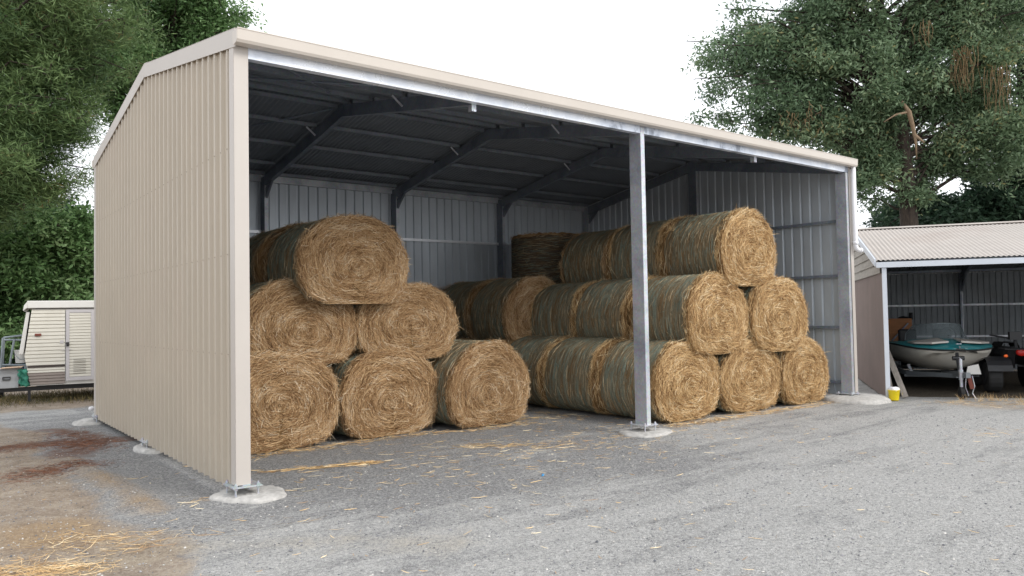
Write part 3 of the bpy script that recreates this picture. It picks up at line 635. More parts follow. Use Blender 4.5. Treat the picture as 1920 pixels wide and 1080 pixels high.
# rafters
for x in (.055,2.67,5.34,8.01,Lx-.06):
    m=MB(); t=.072; d_=.175
    for ya,yb,c in ((.09 if 1<x<5 or 6<x<9 else .205,D/2,1),(D-.215,D/2,1)):
        za,zb=roofz(ya)-.05,roofz(yb)-.05
        vs=[]
        for xx in (x-t/2,x+t/2): vs += [(xx,ya,za-d_),(xx,yb,zb-d_),(xx,yb,zb),(xx,ya,za)]
        m.add(vs,[(0,1,2,3),(7,6,5,4),(0,4,5,1),(1,5,6,2),(2,6,7,3),(3,7,4,0)])
    # haunch at the rear column
    m.prism([(D-.216,EV-.24),(D-.216,EV-.42),(D-.52,roofz(D-.52)-.228),(D-.30,roofz(D-.3)-.228)],x-.02,x+.02,'x')
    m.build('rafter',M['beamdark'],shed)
# purlins: hats with two lips
for i,y in enumerate((.75,1.65,2.55,3.22,3.55,4.30,5.15,6.05,6.55)):
    for a,b in ((.1,2.63),(2.71,5.30),(5.38,7.97),(8.05,Lx-.1)):
        m=MB(); z=roofz(y)+.018
        m.box(a,b,y-.03,y+.03,z-.06,z-.002); m.box(a,b,y-.055,y-.0305,z-.008,z-.003); m.box(a,b,y+.0305,y+.055,z-.008,z-.003)
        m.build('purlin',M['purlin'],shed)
for a,b in ((.1,2.62),(2.72,5.29),(5.39,7.96),(8.06,Lx-.1)):
    m=MB(); m.box(a,b,D-.085,D-.03,EV-.11,EV+.02); m.build('eave_purlin',M['galv'],shed)
# girts
for z in (.31,1.28,2.19,3.16):
    for a,b in ((.205,D/2-.11),(D/2+.11,D-.22)):
        m=MB(); m.box(Lx-.075,Lx-.004,a,b,z,z+.004); m.box(Lx-.077,Lx-.074,a,b,z-.045,z+.004); m.build('girt',M['beamdark'],shed)
        m=MB(); m.box(.006,.075,a,b,z,z+.004); m.box(.074,.077,a,b,z-.045,z+.004); m.build('girt',M['beamdark'],shed)
    for a,b in ((.1,2.62),(2.72,5.29),(5.39,7.96),(8.06,Lx-.1)):
        m=MB(); m.box(a,b,D-.075,D-.004,z,z+.004); m.box(a,b,D-.078,D-.0745,z-.035,z+.02); m.build('girt',M['steelwhite'] if a<7 else M['galv'],shed)
# bracing rods in the first bay, fly brackets
m=MB(); zz=lambda y: roofz(y)-.02
m.tube([(.12,.25,zz(.25)),(2.63,3.2,zz(3.2))],.012,6); m.tube([(2.63,.25,zz(.25)-.03),(.12,3.2,zz(3.2)-.03)],.012,6)
m.tube([(.12,D-.3,zz(.3)),(2.63,3.6,zz(3.6-.43))],.012,6)
m.build('brace_rod',M['beamdark'],shed)
for x,y in ((2.67,1.6),(5.34,1.6),(2.67,4.30),(5.34,4.30),(8.01,4.30)):
    for sg in (-1,1) if x==2.67 and y>3 else (-1,):
        m=MB(); m.beam((x+sg*.05,y,roofz(y)-.17),(x+sg*.20,y,roofz(y)-.05),.028,.004,(0,1,0)); m.build('fly_bracket',M['steelwhite'],shed)
for x in (2.67,8.01):
    m=MB(); m.box(x-.03,x+.03,.087,.093,3.89,4.0); m.box(x-.03,x-.026,.0935,.16,3.89,4.0); m.tube([(x,.080,3.90),(x,.10,3.90)],.014,6); m.build('beam_bracket',M['galv'],shed)
# downpipe stub
m=MB(); m.tube([(Lx+.005,-.062,4.08),(Lx+.005,-.062,2.69),(Lx+.012,-.07,2.64),(Lx+.045,-.085,2.61),(Lx+.10,-.10,2.605)],.040,16); dp=m.build('downpipe',M['white'],shed,True)
m=MB(); m.tube([(Lx+.005,-.062,2.76),(Lx+.005,-.062,2.70)],.046,16); m.tube([(Lx+.075,-.093,2.606),(Lx+.11,-.103,2.604)],.046,16); m.build('pipe_elbow',M['white'],dp,True)
# grey pvc stub at rear left corner
m=MB(); m.tube([(-.055,D+.1,.22),(-.09,D+.06,.22)],.03,12); m.build('drain_stub',M['white'],shed,True)

# ------------------------------------------------------------------ second shed (local x along its front, y into its depth)
s2=thing('machinery_shed','low open-fronted shed with faded pinkish corrugated roof and brown side wall','shed',(Ox,Oy,0),RZ2)
D2,E2=6.9,8.05; e2=lambda s: 2.40+.25*min(s,D2-s)
BR=[(0,0),(.012,.006),(.03,.006),(.042,0),(.09,0)]
m=MB()
for off,mi in ((.003,0),(0,1)):
    for a,b in ((0,1),):
        pp=prof(.02,D2,.09,BR); m.grid([[(-(h+off),a_,z) for a_,h in pp] for z in (.01,2.22)],mi)
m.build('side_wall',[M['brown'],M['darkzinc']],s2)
m=MB()
for i in range(6):
    z0=2.2+i*.165; z1=z0+.185
    ya=max(.0,(z0-2.36)/.25*1.0); yb=D2-ya
    if yb-ya<.3: continue
    yc=max(.0,(z1-2.36)/.25); 
    if i>=0:
        m.add([(-.034,ya,z0),(-.034,yb,z0),(-.012,max(yb-(yc-ya),ya+.1),z1),(-.012,min(yc,yb-.1),z1),(-.006,ya,z0),(-.006,yb,z0)],[(0,1,2,3),(0,4,5,1)])
m.build('gable_weatherboards',M['board'],s2)
m=MB(); m.box(.002,.006,.02,D2,2.15,2.35); m.add([(.004,.02,2.3),(.004,D2,2.3),(.004,D2/2,3.2)],[(0,1,2)]); m.build('gable_lining',M['darkzinc'],s2)
for s_ in (0,1):
    m=MB(); xs=np.arange(-.10,E2,.0095); ya,yb=(-.06,D2/2) if s_==0 else (D2+.06,D2/2)
    for off,mi in ((0,1),(.004,0)):
        m.grid([[(x,y,e2(y)+.03+off+.009*math.sin(2*math.pi*x/.076)) for x in xs] for y in (ya,ya*.5+yb*.5,yb)],mi)
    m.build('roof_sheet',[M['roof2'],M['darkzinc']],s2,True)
m=MB(); m.prism([(-.16,-.035),(0,.0),(.16,-.035),(.16,-.028),(0,.012),(-.16,-.028)],-.12,E2,'x'); rc=m.build('ridge_cap',M['roof2'],s2); rc.location=(0,D2/2,e2(D2/2)+.052)
m=MB(); m.box(-.1,E2,-.075,-.055,2.29,2.385); m.build('fascia',M['fascia'],s2)
m=MB()
for ya,yb in ((-.055,D2/2-.002),(D2+.055,D2/2+.002)):
    vs=[]
    for x in (-.125,-.1): vs += [(x,ya,e2(ya)-.07),(x,yb,e2(yb)-.07),(x,yb,e2(yb)+.055),(x,ya,e2(ya)+.055)]
    m.add(vs,[(0,1,2,3),(7,6,5,4),(0,4,5,1),(1,5,6,2),(2,6,7,3),(3,7,4,0)])
m.build('barge_board',M['fascia'],s2)
for x in (.03,2.67,5.35,8.0):
    if x!=2.67 and x!=5.35:
        m=MB(); m.box(x-.035,x+.035,-.04,.03,0,2.285); m.build('post',M['fascia'],s2)
    m=MB(); m.box(x-.04,x+.0,D2-.13,D2-.03,0,2.4); m.box(x+.0005,x+.012,D2-.135,D2-.03,0,2.4,1); m.build('post',[M['beamdark'],M['galv']],s2)
    m=MB()
    for ya,yb in ((-.02,D2/2),(D2-.03,D2/2)): m.beam((x,ya,e2(ya)-.085),(x,yb,e2(yb)-.085),.06,.15)
    m.prism([(D2-.13,2.3),(D2-.13,1.95),(D2-.7,e2(D2-.7)-.15)],x-.02,x+.02,'x'); m.build('rafter',M['beamdark'],s2)
P2=[(0,0),(.03,0),(.04,.02),(.06,.02),(.07,0)]
sheet(D2,'x',lambda x:2.42,.02,1,0,E2,[M['brown'],M['darkzinc']],'back_wall',s2,.13,P2)
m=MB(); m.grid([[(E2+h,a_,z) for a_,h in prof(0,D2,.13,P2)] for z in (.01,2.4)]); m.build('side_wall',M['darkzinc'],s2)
for z in (.84,1.62):
    m=MB(); m.box(.05,E2-.05,D2-.03,D2-.006,z-.02,z+.025); m.build('girt',M['galv'],s2)
m=MB()
for y in (.15,1.2,2.3,3.3,3.6,4.6,5.6,6.6): m.box(.02,E2-.02,y-.03,y+.03,e2(y)-.04,e2(y)+.015)
m.build('purlins',M['beamdark'],s2)

def loc2(e,s,z=0): 
    p=np.array([Ox,Oy])+E_*e+Wv*s; return (float(p[0]),float(p[1]),z)
# ------------------------------------------------------------------ speedboat (local: bow at -y)
bt=thing('speedboat','small speedboat with teal deck and cream hull on a trailer','boat',loc2(1.38,1.0,0),RZ2+R(3))
bt.scale=(.88,1,1)
st=[(0,.10,.80,.76),(.06,.34,.80,.66),(.18,.53,.81,.55),(.4,.70,.82,.45),(.8,.84,.84,.38),(1.4,.92,.86,.34),(2.4,.94,.87,.33),(3.4,.92,.86,.33),(4.1,.90,.85,.34)]
rowsL=[]
for y,b,sh,kz in st:
    ch=kz+(sh-kz)*.42; row=[]
    half=[(b,sh),(b*.985,sh-.06),(b*.90,ch+.06),(b*.80,ch),(b*.42,kz+.05),(0,kz)]
    row=[(-x,y+ (0 if z>ch else .10*(1-min(1,y))),z) for x,z in half]+[(x,y+(0 if z>ch else .10*(1-min(1,y))),z) for x,z in half[::-1][1:]]
    rowsL.append(row)
m=MB(); m.grid(rowsL); nrow=len(rowsL[0]); m.add(rowsL[-1],[tuple(range(nrow))]); m.add(rowsL[0],[tuple(range(nrow))[::-1]]); hull=m.build('hull',M['hull'],bt,True)
m=MB(); rows=[]
for y,b,sh,kz in st:
    cr=.10*min(1,y/.8+.15); wd=1.0
    rows.append([(b*1.01*q,y-.01,sh+.012+cr*(1-abs(q)**2.2)*(1 if y<1.9 else 0)) for q in (-1,-.92,-.8,-.6,-.3,0,.3,.6,.8,.92,1)] if y<1.9 else
                [(b*1.01*q,y-.01,sh+.012-(0.28 if abs(q)<.7 else 0)) for q in (-1,-.92,-.8,-.6,-.3,0,.3,.6,.8,.92,1)])
m.grid(rows); m.build('deck',M['teal'],bt)
m=MB(); pl=[(-b*1.015,y-.005,sh-.005) for y,b,sh,kz in st[::-1]]+[(b*1.015,y-.005,sh-.005) for y,b,sh,kz in st]; m.tube(pl,.017,8); m.build('rub_rail',M['rubber'],bt,True)
for sg in (-1,1):
    m=MB(); zf=lambda x,y: .86+.09*(1-abs(x/.86)**2.2)*min(1,y/.8+.15)+.028
    q=[(sg*.12,.34),(sg*.46,.26),(sg*.72,.58),(sg*.74,1.02),(sg*.16,.98)]
    vs=[(a,b,zf(a,b)-.02) for a,b in q]+[(a,b,zf(a,b)+.012) for a,b in q]; n5=5
    m.add(vs,[tuple(range(5,10)),tuple(range(5))]+[(i,(i+1)%5,(i+1)%5+5,i+5) for i in range(5)]); m.build('foredeck_hatch',M['hatch'],bt)
# windscreen: curved glass with frame
pts=[]; 
for t in np.linspace(-1,1,15): pts.append((.66*t,1.05+.55*abs(t)**2.4,.97-.05*abs(t)))
topp=[(x*.90,y+.16,z+.30-(.16 if abs(i-7)==7 else (.03 if abs(i-7)==6 else 0))) for i,(x,y,z) in enumerate(pts)]
m=MB(); m.grid([pts,topp]); m.grid([[(x,y+.006,z) for x,y,z in pts],[(x,y+.006,z) for x,y,z in topp]]); ws=m.build('windscreen',M['glass'],bt)
m=MB(); m.tube([pts[0]]+topp+[pts[-1]],.011,8); m.build('windscreen_frame',M['framegrey'],ws,True)
m=MB(); m.tube([(.25,1.62,1.00),(.25,1.5,1.0)],.02,8)
ring=[(.25+.15*math.cos(t),1.62+.03*math.sin(t),1.02+.15*math.sin(t)) for t in np.linspace(0,2*math.pi,21)]; m.tube(ring,.012,8,False); m.build('steering_wheel',M['blackplastic'],bt,True)
for sg in (-1,1):
    m=MB(); m.box(sg*.38-.2,sg*.38+.2,2.1,2.5,.62,.80); m.box(sg*.38-.2,sg*.38+.2,2.5,2.6,.62,1.12); m.build('boat_seat',M['blackplastic'],bt,bevel=.04)
m=MB(); m.grid([[(-.05+x*w_,4.22+y*w_,z) for x,y in [(math.cos(t)*.17,math.sin(t)*.24) for t in np.linspace(0,2*math.pi,17)[:-1]]] for z,w_ in ((.55,.3),(.8,.5),(.98,.9),(1.12,1.05),(1.27,1.0),(1.36,.7),(1.38,.05))],0,True); m.box(-.13,.03,4.15,4.32,.15,.95); m.box(.06,.14,4.1,4.2,1.3,1.46); m.build('outboard_motor',M['blackplastic'],bt,True)
m=MB(); m.tube([(0,.0,.80),(0,.07,.86)],.016,8); m.tube([(-.05,.10,.905),(.05,.10,.905)],.010,8); m.build('bow_eye',M['galv'],bt)
# trailer
tr=thing('boat_trailer','grey steel boat trailer with jockey wheel under the teal boat','trailer',loc2(1.38,1.0,0),RZ2+R(3))
m=MB(); m.beam((-.15,-.95,.42),(0,1.2,.30),.07,.09); m.beam((-.62,1.3,.28),(-.05,.1,.33),.05,.08); m.beam((.62,1.3,.28),(.05,.1,.33),.05,.08)
for sg in (-1,1): m.beam((sg*.62,1.3,.28),(sg*.62,4.0,.28),.05,.08)
for y in (1.35,2.4,3.8): m.beam((-.66,y,.235),(.66,y,.235),.05,.05)
m.build('chassis',M['darkzinc'],tr)
m=MB()
for sg in (-1,1):
    for y in (1.4,3.2): m.beam((sg*.5,y,.25),(sg*.58,y,.45),.05,.05)
m.build('hull_cradle',M['galv'],tr)
m=MB(); m.beam((-.12,-.35,.40),(-.08,-.05,.74),.05,.06); m.tube([(-.17,-.12,.66),(.02,-.12,.66)],.04,10); m.build('winch_post',M['blackplastic'],tr)
m=MB(); m.tube([(-.20,-.72,.16),(-.20,-.72,.68)],.026,10); m.tube([(-.20,-.72,.68),(-.20,-.64,.70)],.012,6); m.tube([(-.20,-.72,.33),(-.20,-.72,.50)],.036,10)
jw=m.build('jockey_stand',M['galv'],tr); m=MB(); m.tube([(-.23,-.72,.10),(-.17,-.72,.10)],.105,18); m.build('jockey_wheel',M['rubber'],jw)
m=MB(); m.beam((-.11,-.80,.42),(-.06,-.80,.18),.035,.06); m.build('rusty_coupling',M['rust'],tr)
m=MB(); m.tube([(-.04,-.75,.40),(-.01,-.76,.22),(-.05,-.77,.1),(.0,-.78,.01)],.009,6); m.tube([(-.12,-.7,.38),(-.14,-.72,.2),(-.10,-.74,.05)],.008,6); m.build('safety_chain',M['galv'],tr)
m=MB(); m.add([(.02,-.2,.38),(.26,-.2,.38),(.22,-.2,.56),(.05,-.2,.52),(.02,-.19,.38),(.26,-.19,.38),(.22,-.19,.56),(.05,-.19,.52)],[(0,1,2,3),(7,6,5,4),(0,4,5,1),(1,5,6,2),(2,6,7,3),(3,7,4,0)]); m.build('light_board',M['caraw'],tr)
for sg in (-1,1):
    m=MB(); m.tube([(sg*.70,2.9,.27),(sg*.88,2.9,.27)],[.27,.27],22); wh=m.build('wheel',M['rubber'],tr); m=MB(); m.tube([(sg*.885,2.9,.27),(sg*.895,2.9,.27)],.14,16); m.build('rim',M['caraw'],wh)
    m=MB(); m.grid([[(sg*xx,2.9+.33*math.cos(t),.27+.33*math.sin(t)) for t in np.linspace(.2,2.94,9)] for xx in (.68,.91)]); m.build('mudguard',M['darkzinc'],tr)
# quad bike
QX,QS=2.45,2.15
qb=thing('quad_bike','dark quad bike with orange and red lamps parked in the smaller shed','quad bike',loc2(QX,QS,0),RZ2)
m=MB(); m.grid([[(x*w_,y,z*1.0) for x,z in ((-.24,.45),(-.24,.66),(-.16,.78),(.16,.78),(.24,.66),(.24,.45))] for y,w_ in ((-.75,.5),(-.6,1),(-.2,.8),(.3,.8),(.7,1),(.85,.6))]); m.build('body',M['blackplastic'],qb)
m=MB(); m.grid([[(x,-.80-.03*(j%2),z) for j,x in enumerate((.02,.10,.2,.30))] for z in (.55,.60,.66)]); m.build('fairing',M['yellowpaint'],qb)
for sx_ in (-1,1):
    for y in (-.62,.62):
        m=MB(); m.tube([(sx_*.34,y,.28),(sx_*.58,y,.28)],[.28,.28],20); wh=m.build('wheel',M['rubber'],qb,bevel=.04); m=MB(); m.tube([(sx_*.585,y,.28),(sx_*.592,y,.28)],.13,14); m.build('rim',M['blackplastic'],wh)
        m=MB(); m.grid([[(sx_*xx,y+.36*math.cos(t),.30+.36*math.sin(t)) for t in np.linspace(.3,2.84,9)] for xx in (.20,.60)]); m.build('mudguard',M['yellowpaint'] if (y<0 and sx_>0) else M['blackplastic'],qb)
m=MB(); m.grid([[(x,y,z) for x,z in ((-.16,.78),(-.12,.88),(.12,.88),(.16,.78))] for y in (-.05,.1,.4,.6)]); m.build('seat',M['rubber'],qb,True)
m=MB(); m.tube([(-.38,-.22,1.04),(-.2,-.3,1.0),(0,-.34,.96),(.2,-.3,1.0),(.38,-.22,1.04)],.017,8); m.tube([(0,-.34,.96),(0,-.45,.7)],.03,8); m.box(-.1,.1,-.42,-.30,.95,1.10); m.build('handlebar',M['blackplastic'],qb)
m=MB(); 
for x in np.linspace(-.3,.3,5): m.tube([(x,-.95,.80),(x,-.5,.80)],.009,6)
for y in (-.95,-.5): m.tube([(-.32,y,.80),(.32,y,.80)],.011,6)
m.build('cargo_rack',M['blackplastic'],qb)
for (x,y,z,r_2,mt) in ((-.04,-.84,.74,.09,'red'),(.16,-.82,.74,.05,'red')):
    m=MB(); m.sphere((x,y,z),r_2,12,8,(1,.5,.75)); m.build('lamp',M[mt],qb,True)
m=MB(); m.sphere((-.30,-.90,.68),.035,12,8,(1,.5,.8)); n=N('orange lamp lens'); n.set(base=(1,.16,.02),rough=.2); m.build('indicator_lamp',n.m,qb,True)
# orange board with strut at the back left
ob=thing('orange_board','upright orange brown timber panel behind the boat stern','panel',loc2(.93,4.9,0),RZ2-R(4))
m=MB(); m.box(-.36,.30,0,.03,.35,1.33); m.box(-.36,-.31,.031,.08,0,1.33); m.box(.25,.30,.031,.08,0,1.33); m.build('board',M['orangebrd'],ob)
m=MB(); m.beam((-.30,-.03,.62),(.22,-.03,1.22),.03,.06,(0,1,0)); m.build('strut',M['beamdark'],ob)
# planks leaning inside
def plank(e0,s0,e1,s1,z1,w_,label):
    a=Vector((0,0,0)); r=thing('timber_plank',label,'plank',loc2(e0,s0,0),RZ2,'planks leaning in the smaller shed')
    m=MB(); m.beam((0,0,.01),(e1-e0,s1-s0,z1),w_,.03,(0,1,0)); m.build('plank',M['greywood'],r,bevel=.004); return r
plank(.34,.25,.04,.9,1.12,.10,'wide grey plank leaning against the brown side wall beside the boat')
plank(.16,.35,.04,.6,.86,.05,'thin grey plank behind the yellow bucket')
plank(.10,.45,.05,1.0,.95,.04,'narrow grey batten nearest the pale shed post')
# yellow bucket with white cloth
bk=thing('yellow_bucket','small yellow bucket stuffed with a white cloth by the shed post','bucket',loc2(.105,-.12,0),RZ2)
m=MB(); m.grid([[(r2*math.cos(t),r2*math.sin(t),z) for t in np.linspace(0,2*math.pi,25)[:-1]] for z,r2 in ((0,.001),(0,.075),(.01,.078),(.165,.092),(.17,.097),(.178,.097),(.178,.09),(.05,.075))],0,True); m.build('bucket',M['yellow'],bk,True)
m=MB(); rows=[]
for i,(q,z) in enumerate(((.02,.222),(.05,.218),(.078,.20),(.088,.176),(.07,.13))): rows.append([(q*(1+.15*math.sin(5*t+i))*math.cos(t),q*(1+.15*math.sin(4*t+2*i))*math.sin(t),z+.012*math.sin(3*t+i)) for t in np.linspace(0,2*math.pi,25)[:-1]])
m.grid(rows,0,True); rows=[[(.085+.035*math.sin(.5*i)+.004*i,-.03+.03*j+.008*math.sin(i+j),.20-.022*i) for j in range(3)] for i in range(6)]; m.grid(rows); m.build('cloth',M['cloth'],bk,True)

# ------------------------------------------------------------------ caravan (local x along its side)
cr=thing('caravan','cream ribbed pop-top caravan with pale door beyond the shed','caravan',(-.494,10.785,0),math.atan2(-.12,.993))
BW=1.9; XE=3.6
prof_c=[(0,.35),(XE,.33),(XE+.10,.95),(XE,1.86),(.02,1.86),(-.10,.93)]
m=MB(); m.prism(prof_c,.02,BW,'y'); m.build('body',M['caraw'],cr)
def xl(z): return 0+(-.10)*(z-.35)/.58 if z<.93 else -.10+.12*(z-.93)/.93
def clad(z0,z1,x_to,mat,name,k):
    m=MB(); pts=[]; dz=(z1-z0)/k
    for i in range(k):
        z=z0+i*dz; pts += [(z,.0),(z+dz*.12,-.016),(z+dz*.72,-.010),(z+dz*.86,.0)]
    pts.append((z1,0)); rows=[[(xl(z),.004+d_,z) for z,d_ in pts],[(x_to,.004+d_,z) for z,d_ in pts]]; m.grid(rows); return m.build(name,M[mat],cr)
clad(.37,.60,.585,'carabrown','lower_cladding',4); clad(.60,.705,.585,'cara','side_cladding',2)
m=MB(); m.box(-.05,.585,-.016,.002,.708,.742); m.build('trim_stripe',M['carstripe'],cr)
clad(.745,1.84,.585,'cara','side_cladding',15)
m=MB(); pts=[]
m.box(1.13,XE,-.008,.003,.36,1.85); m.build('side_panel',M['cara'],cr)
m=MB(); m.box(-.06,XE+.05,-.05,BW+.05,1.875,2.02); m.prism([(-.13,1.82),(-.06,1.876),(-.06,2.0),(-.11,1.93)],-.05,BW+.05,'y'); m.build('pop_top_roof',M['caraw'],cr,bevel=.012)
dr=MB(); x0,x1=.60,1.10
dr.box(x0,x0+.06,-.024,-.002,.42,1.84); dr.box(x1-.06,x1,-.024,-.002,.42,1.84); dr.box(x0+.0605,x1-.0605,-.024,-.002,1.78,1.84); dr.box(x0+.0605,x1-.0605,-.024,-.002,.42,.49); dd=dr.build('door',M['cardoor'],cr)
m=MB(); pts=[]; dz=(1.78-.49)/22
for i in range(22): z=.49+i*dz; pts += [(z,-.004),(z+dz*.15,-.018),(z+dz*.8,-.013),(z+dz*.92,-.004)]
pts.append((1.78,-.004)); m.grid([[(x,d_,z) for z,d_ in pts] for x in (x0+.061,x1-.061)]); m.build('louvre_panel',M['cara'],dd)
m=MB(); m.box(.605,.655,-.05,-.025,1.11,1.19); m.box(.61,.65,-.062,-.051,1.13,1.17); m.build('door_handle',M['blackplastic'],dd)
m=MB()
for i in range(9): m.box(.73,.95,-.022,-.0185,.56+i*.035,.565+i*.035)
m.build('vent_slots',M['carstripe'],dd)
m=MB(); m.box(.07,.18,-.035,-.014,1.325,1.375); m.build('side_marker_lamp',M['rust'],cr,bevel=.006)
m=MB(); m.box(.50,.56,-.02,-.012,1.17,1.23); m.box(.52,.70,-.03,-.02,1.035,1.045); m.build('latch',M['cardoor'],cr)
# slanted end window cover
m=MB(); a=Vector((-.12,0,.97)); b=Vector((-.015,0,1.80)); nn_=Vector((-.99,0,.12))
vs=[]
for y in (.04,BW-.1):
    for p,o_ in ((a,0),(b,0),(b,.06),(a,.075)): q=p+nn_*o_; vs.append((q.x,y,q.z))
m.add(vs,[(0,1,2,3),(7,6,5,4),(0,4,5,1),(1,5,6,2),(2,6,7,3),(3,7,4,0)]); m.build('window_cover',M['caraw'],cr,bevel=.012)
m=MB(); m.box(-1.5,XE,.25,.32,.24,.32); m.box(-1.5,XE,BW-.32,BW-.25,.24,.32); m.box(.1,XE,.33,BW-.33,.25,.31); m.box(-.05,.0,.24,.33,.02,.24); m.build('chassis',M['blackplastic'],cr)
for y in (.1,BW-.1):
    m=MB(); m.tube([(2.2,y-.08,.29),(2.2,y+.08,.29)],.29,20); wh=m.build('wheel',M['rubber'],cr)
    m=MB(); m.tube([(2.2,y-.086,.29),(2.2,y-.081,.29)],.15,14); m.build('rim',M['caraw'],wh)
cl=lambda x,y,z=0:(-.494+.993*x+.12*y, 10.785-.12*x+.993*y, z)
sb=thing('storage_box','grey plastic storage box with a cardboard sheet on it','box',cl(-.36,.22,.325),math.atan2(-.12,.993))
m=MB(); m.prism([(-.26,0),(.16,0),(.18,.36),(-.28,.36)],-.15,.2); m.box(-.29,.19,-.165,.215,.36,.385); m.build('box_body',M['greybox'],sb,bevel=.01)
m=MB(); m.box(-.10,.03,-.175,-.151,.16,.175); m.box(-.10,.03,-.175,-.151,.21,.225); m.box(-.10,-.088,-.175,-.151,.1755,.2095); m.box(.018,.03,-.175,-.151,.1755,.2095); m.build('handle',M['blackplastic'],sb)
cb=thing('cardboard_sheet','flat brown cardboard sheet lying on the grey storage box','cardboard',cl(-.33,.18,.715),math.atan2(-.12,.993)-.06)
m=MB(); m.prism([(-.15,0),(.2,.012),(.2,.02),(-.15,.008)],-.22,.2); m.build('sheet',M['card'],cb)
tp=MB(); rows=[]
for i in range(9):
    z=.02+.33*i/8; rows.append([(-.16+.14*j/6+.02*math.sin(2*i+j)-.04*i/8,.02+.2*math.sin(j)*.2+.03*math.cos(i*1.7+j),.33+z) for j in range(7)])
tp.grid(rows); rows=[[(x,y+.25,z) for x,y,z in r_] for r_ in rows]; tp.grid(rows)
o=tp.build('green_tarpaulin',M['tarp'],None,True); o.location=cl(0,-.03); o.rotation_euler=(0,0,math.atan2(-.12,.993)); sdm=o.modifiers.new('s','SOLIDIFY'); sdm.thickness=.02; tag(o,'crumpled green tarpaulin wedged between the box and the caravan','tarpaulin')
fr_=thing('frame_trailer','grey tubular frame trailer loaded with junk behind the storage box','trailer',cl(-.42,1.5),math.atan2(-.12,.993))
m=MB()
for a,b in (((-.15,0,.3),(-.10,0,1.28)),((.02,0,.7),(.1,0,1.25)),((-.12,0,1.24),(.45,.1,1.22)),((-.1,.5,1.28),(.45,.6,1.34)),((-.1,0,1.26),(-.1,.5,1.28)),((-.14,0,.72),(.5,0,.68)),((-.15,.5,.3),(-.1,.5,1.28)),((-.42,-.2,.88),(-.22,-.2,1.02)),((-.42,-.2,1.12),(-.22,-.2,1.0)),((.3,0,.3),(.3,0,.7)),((-.4,-.2,.3),(-.4,-.2,1.12))): m.tube([a,b],.022,8)
m.build('frame',M['framegrey'],fr_)
m=MB(); m.box(-.5,.5,0,.8,.28,.36); m.build('tray',M['blackplastic'],fr_); 
m=MB(); m.tube([(-.2,.3,.27),(-.1,.3,.27)],.27,18); m.build('wheel',M['rubber'],fr_)
m=MB(); rows=[[(-.1+.6*j/7,.1+.3*i/5,.66+.05*math.sin(i*2+j)) for j in range(8)] for i in range(6)]; m.grid(rows); o=m.build('blue_sheet',M['bluetarp'],fr_,True)
wb=thing('white_bucket','pale round bucket standing on the frame trailer','bucket',cl(-.20,1.62,.74),0); m=MB(); m.tube([(0,0,0),(0,0,.25),(0,0,.255),(0,0,.275)],[.10,.12,.13,.13],18); m.build('bucket',M['caraw'],wb); m=MB(); m.tube([(-.12,-.02,.2),(-.04,-.13,.08),(.04,-.13,.08),(.12,-.02,.2)],.006,6); m.build('handle',M['framegrey'],wb)
# small blue scrap and twigs in the yard
m=MB(); m.add([(0,0,.002),(.035,.005,.012),(.03,.025,.018),(.0,.02,.004),(.015,.012,.03)],[(0,1,4),(1,2,4),(2,3,4),(3,0,4)]); n=N('blue plastic'); n.set(base=(.02,.22,.45),rough=.4); o=m.build('plastic_scrap',n.m); o.location=(2.62,-1.05,float(gz(2.62,-1.05))); tag(o,'tiny blue plastic scrap lying on the gravel','scrap')

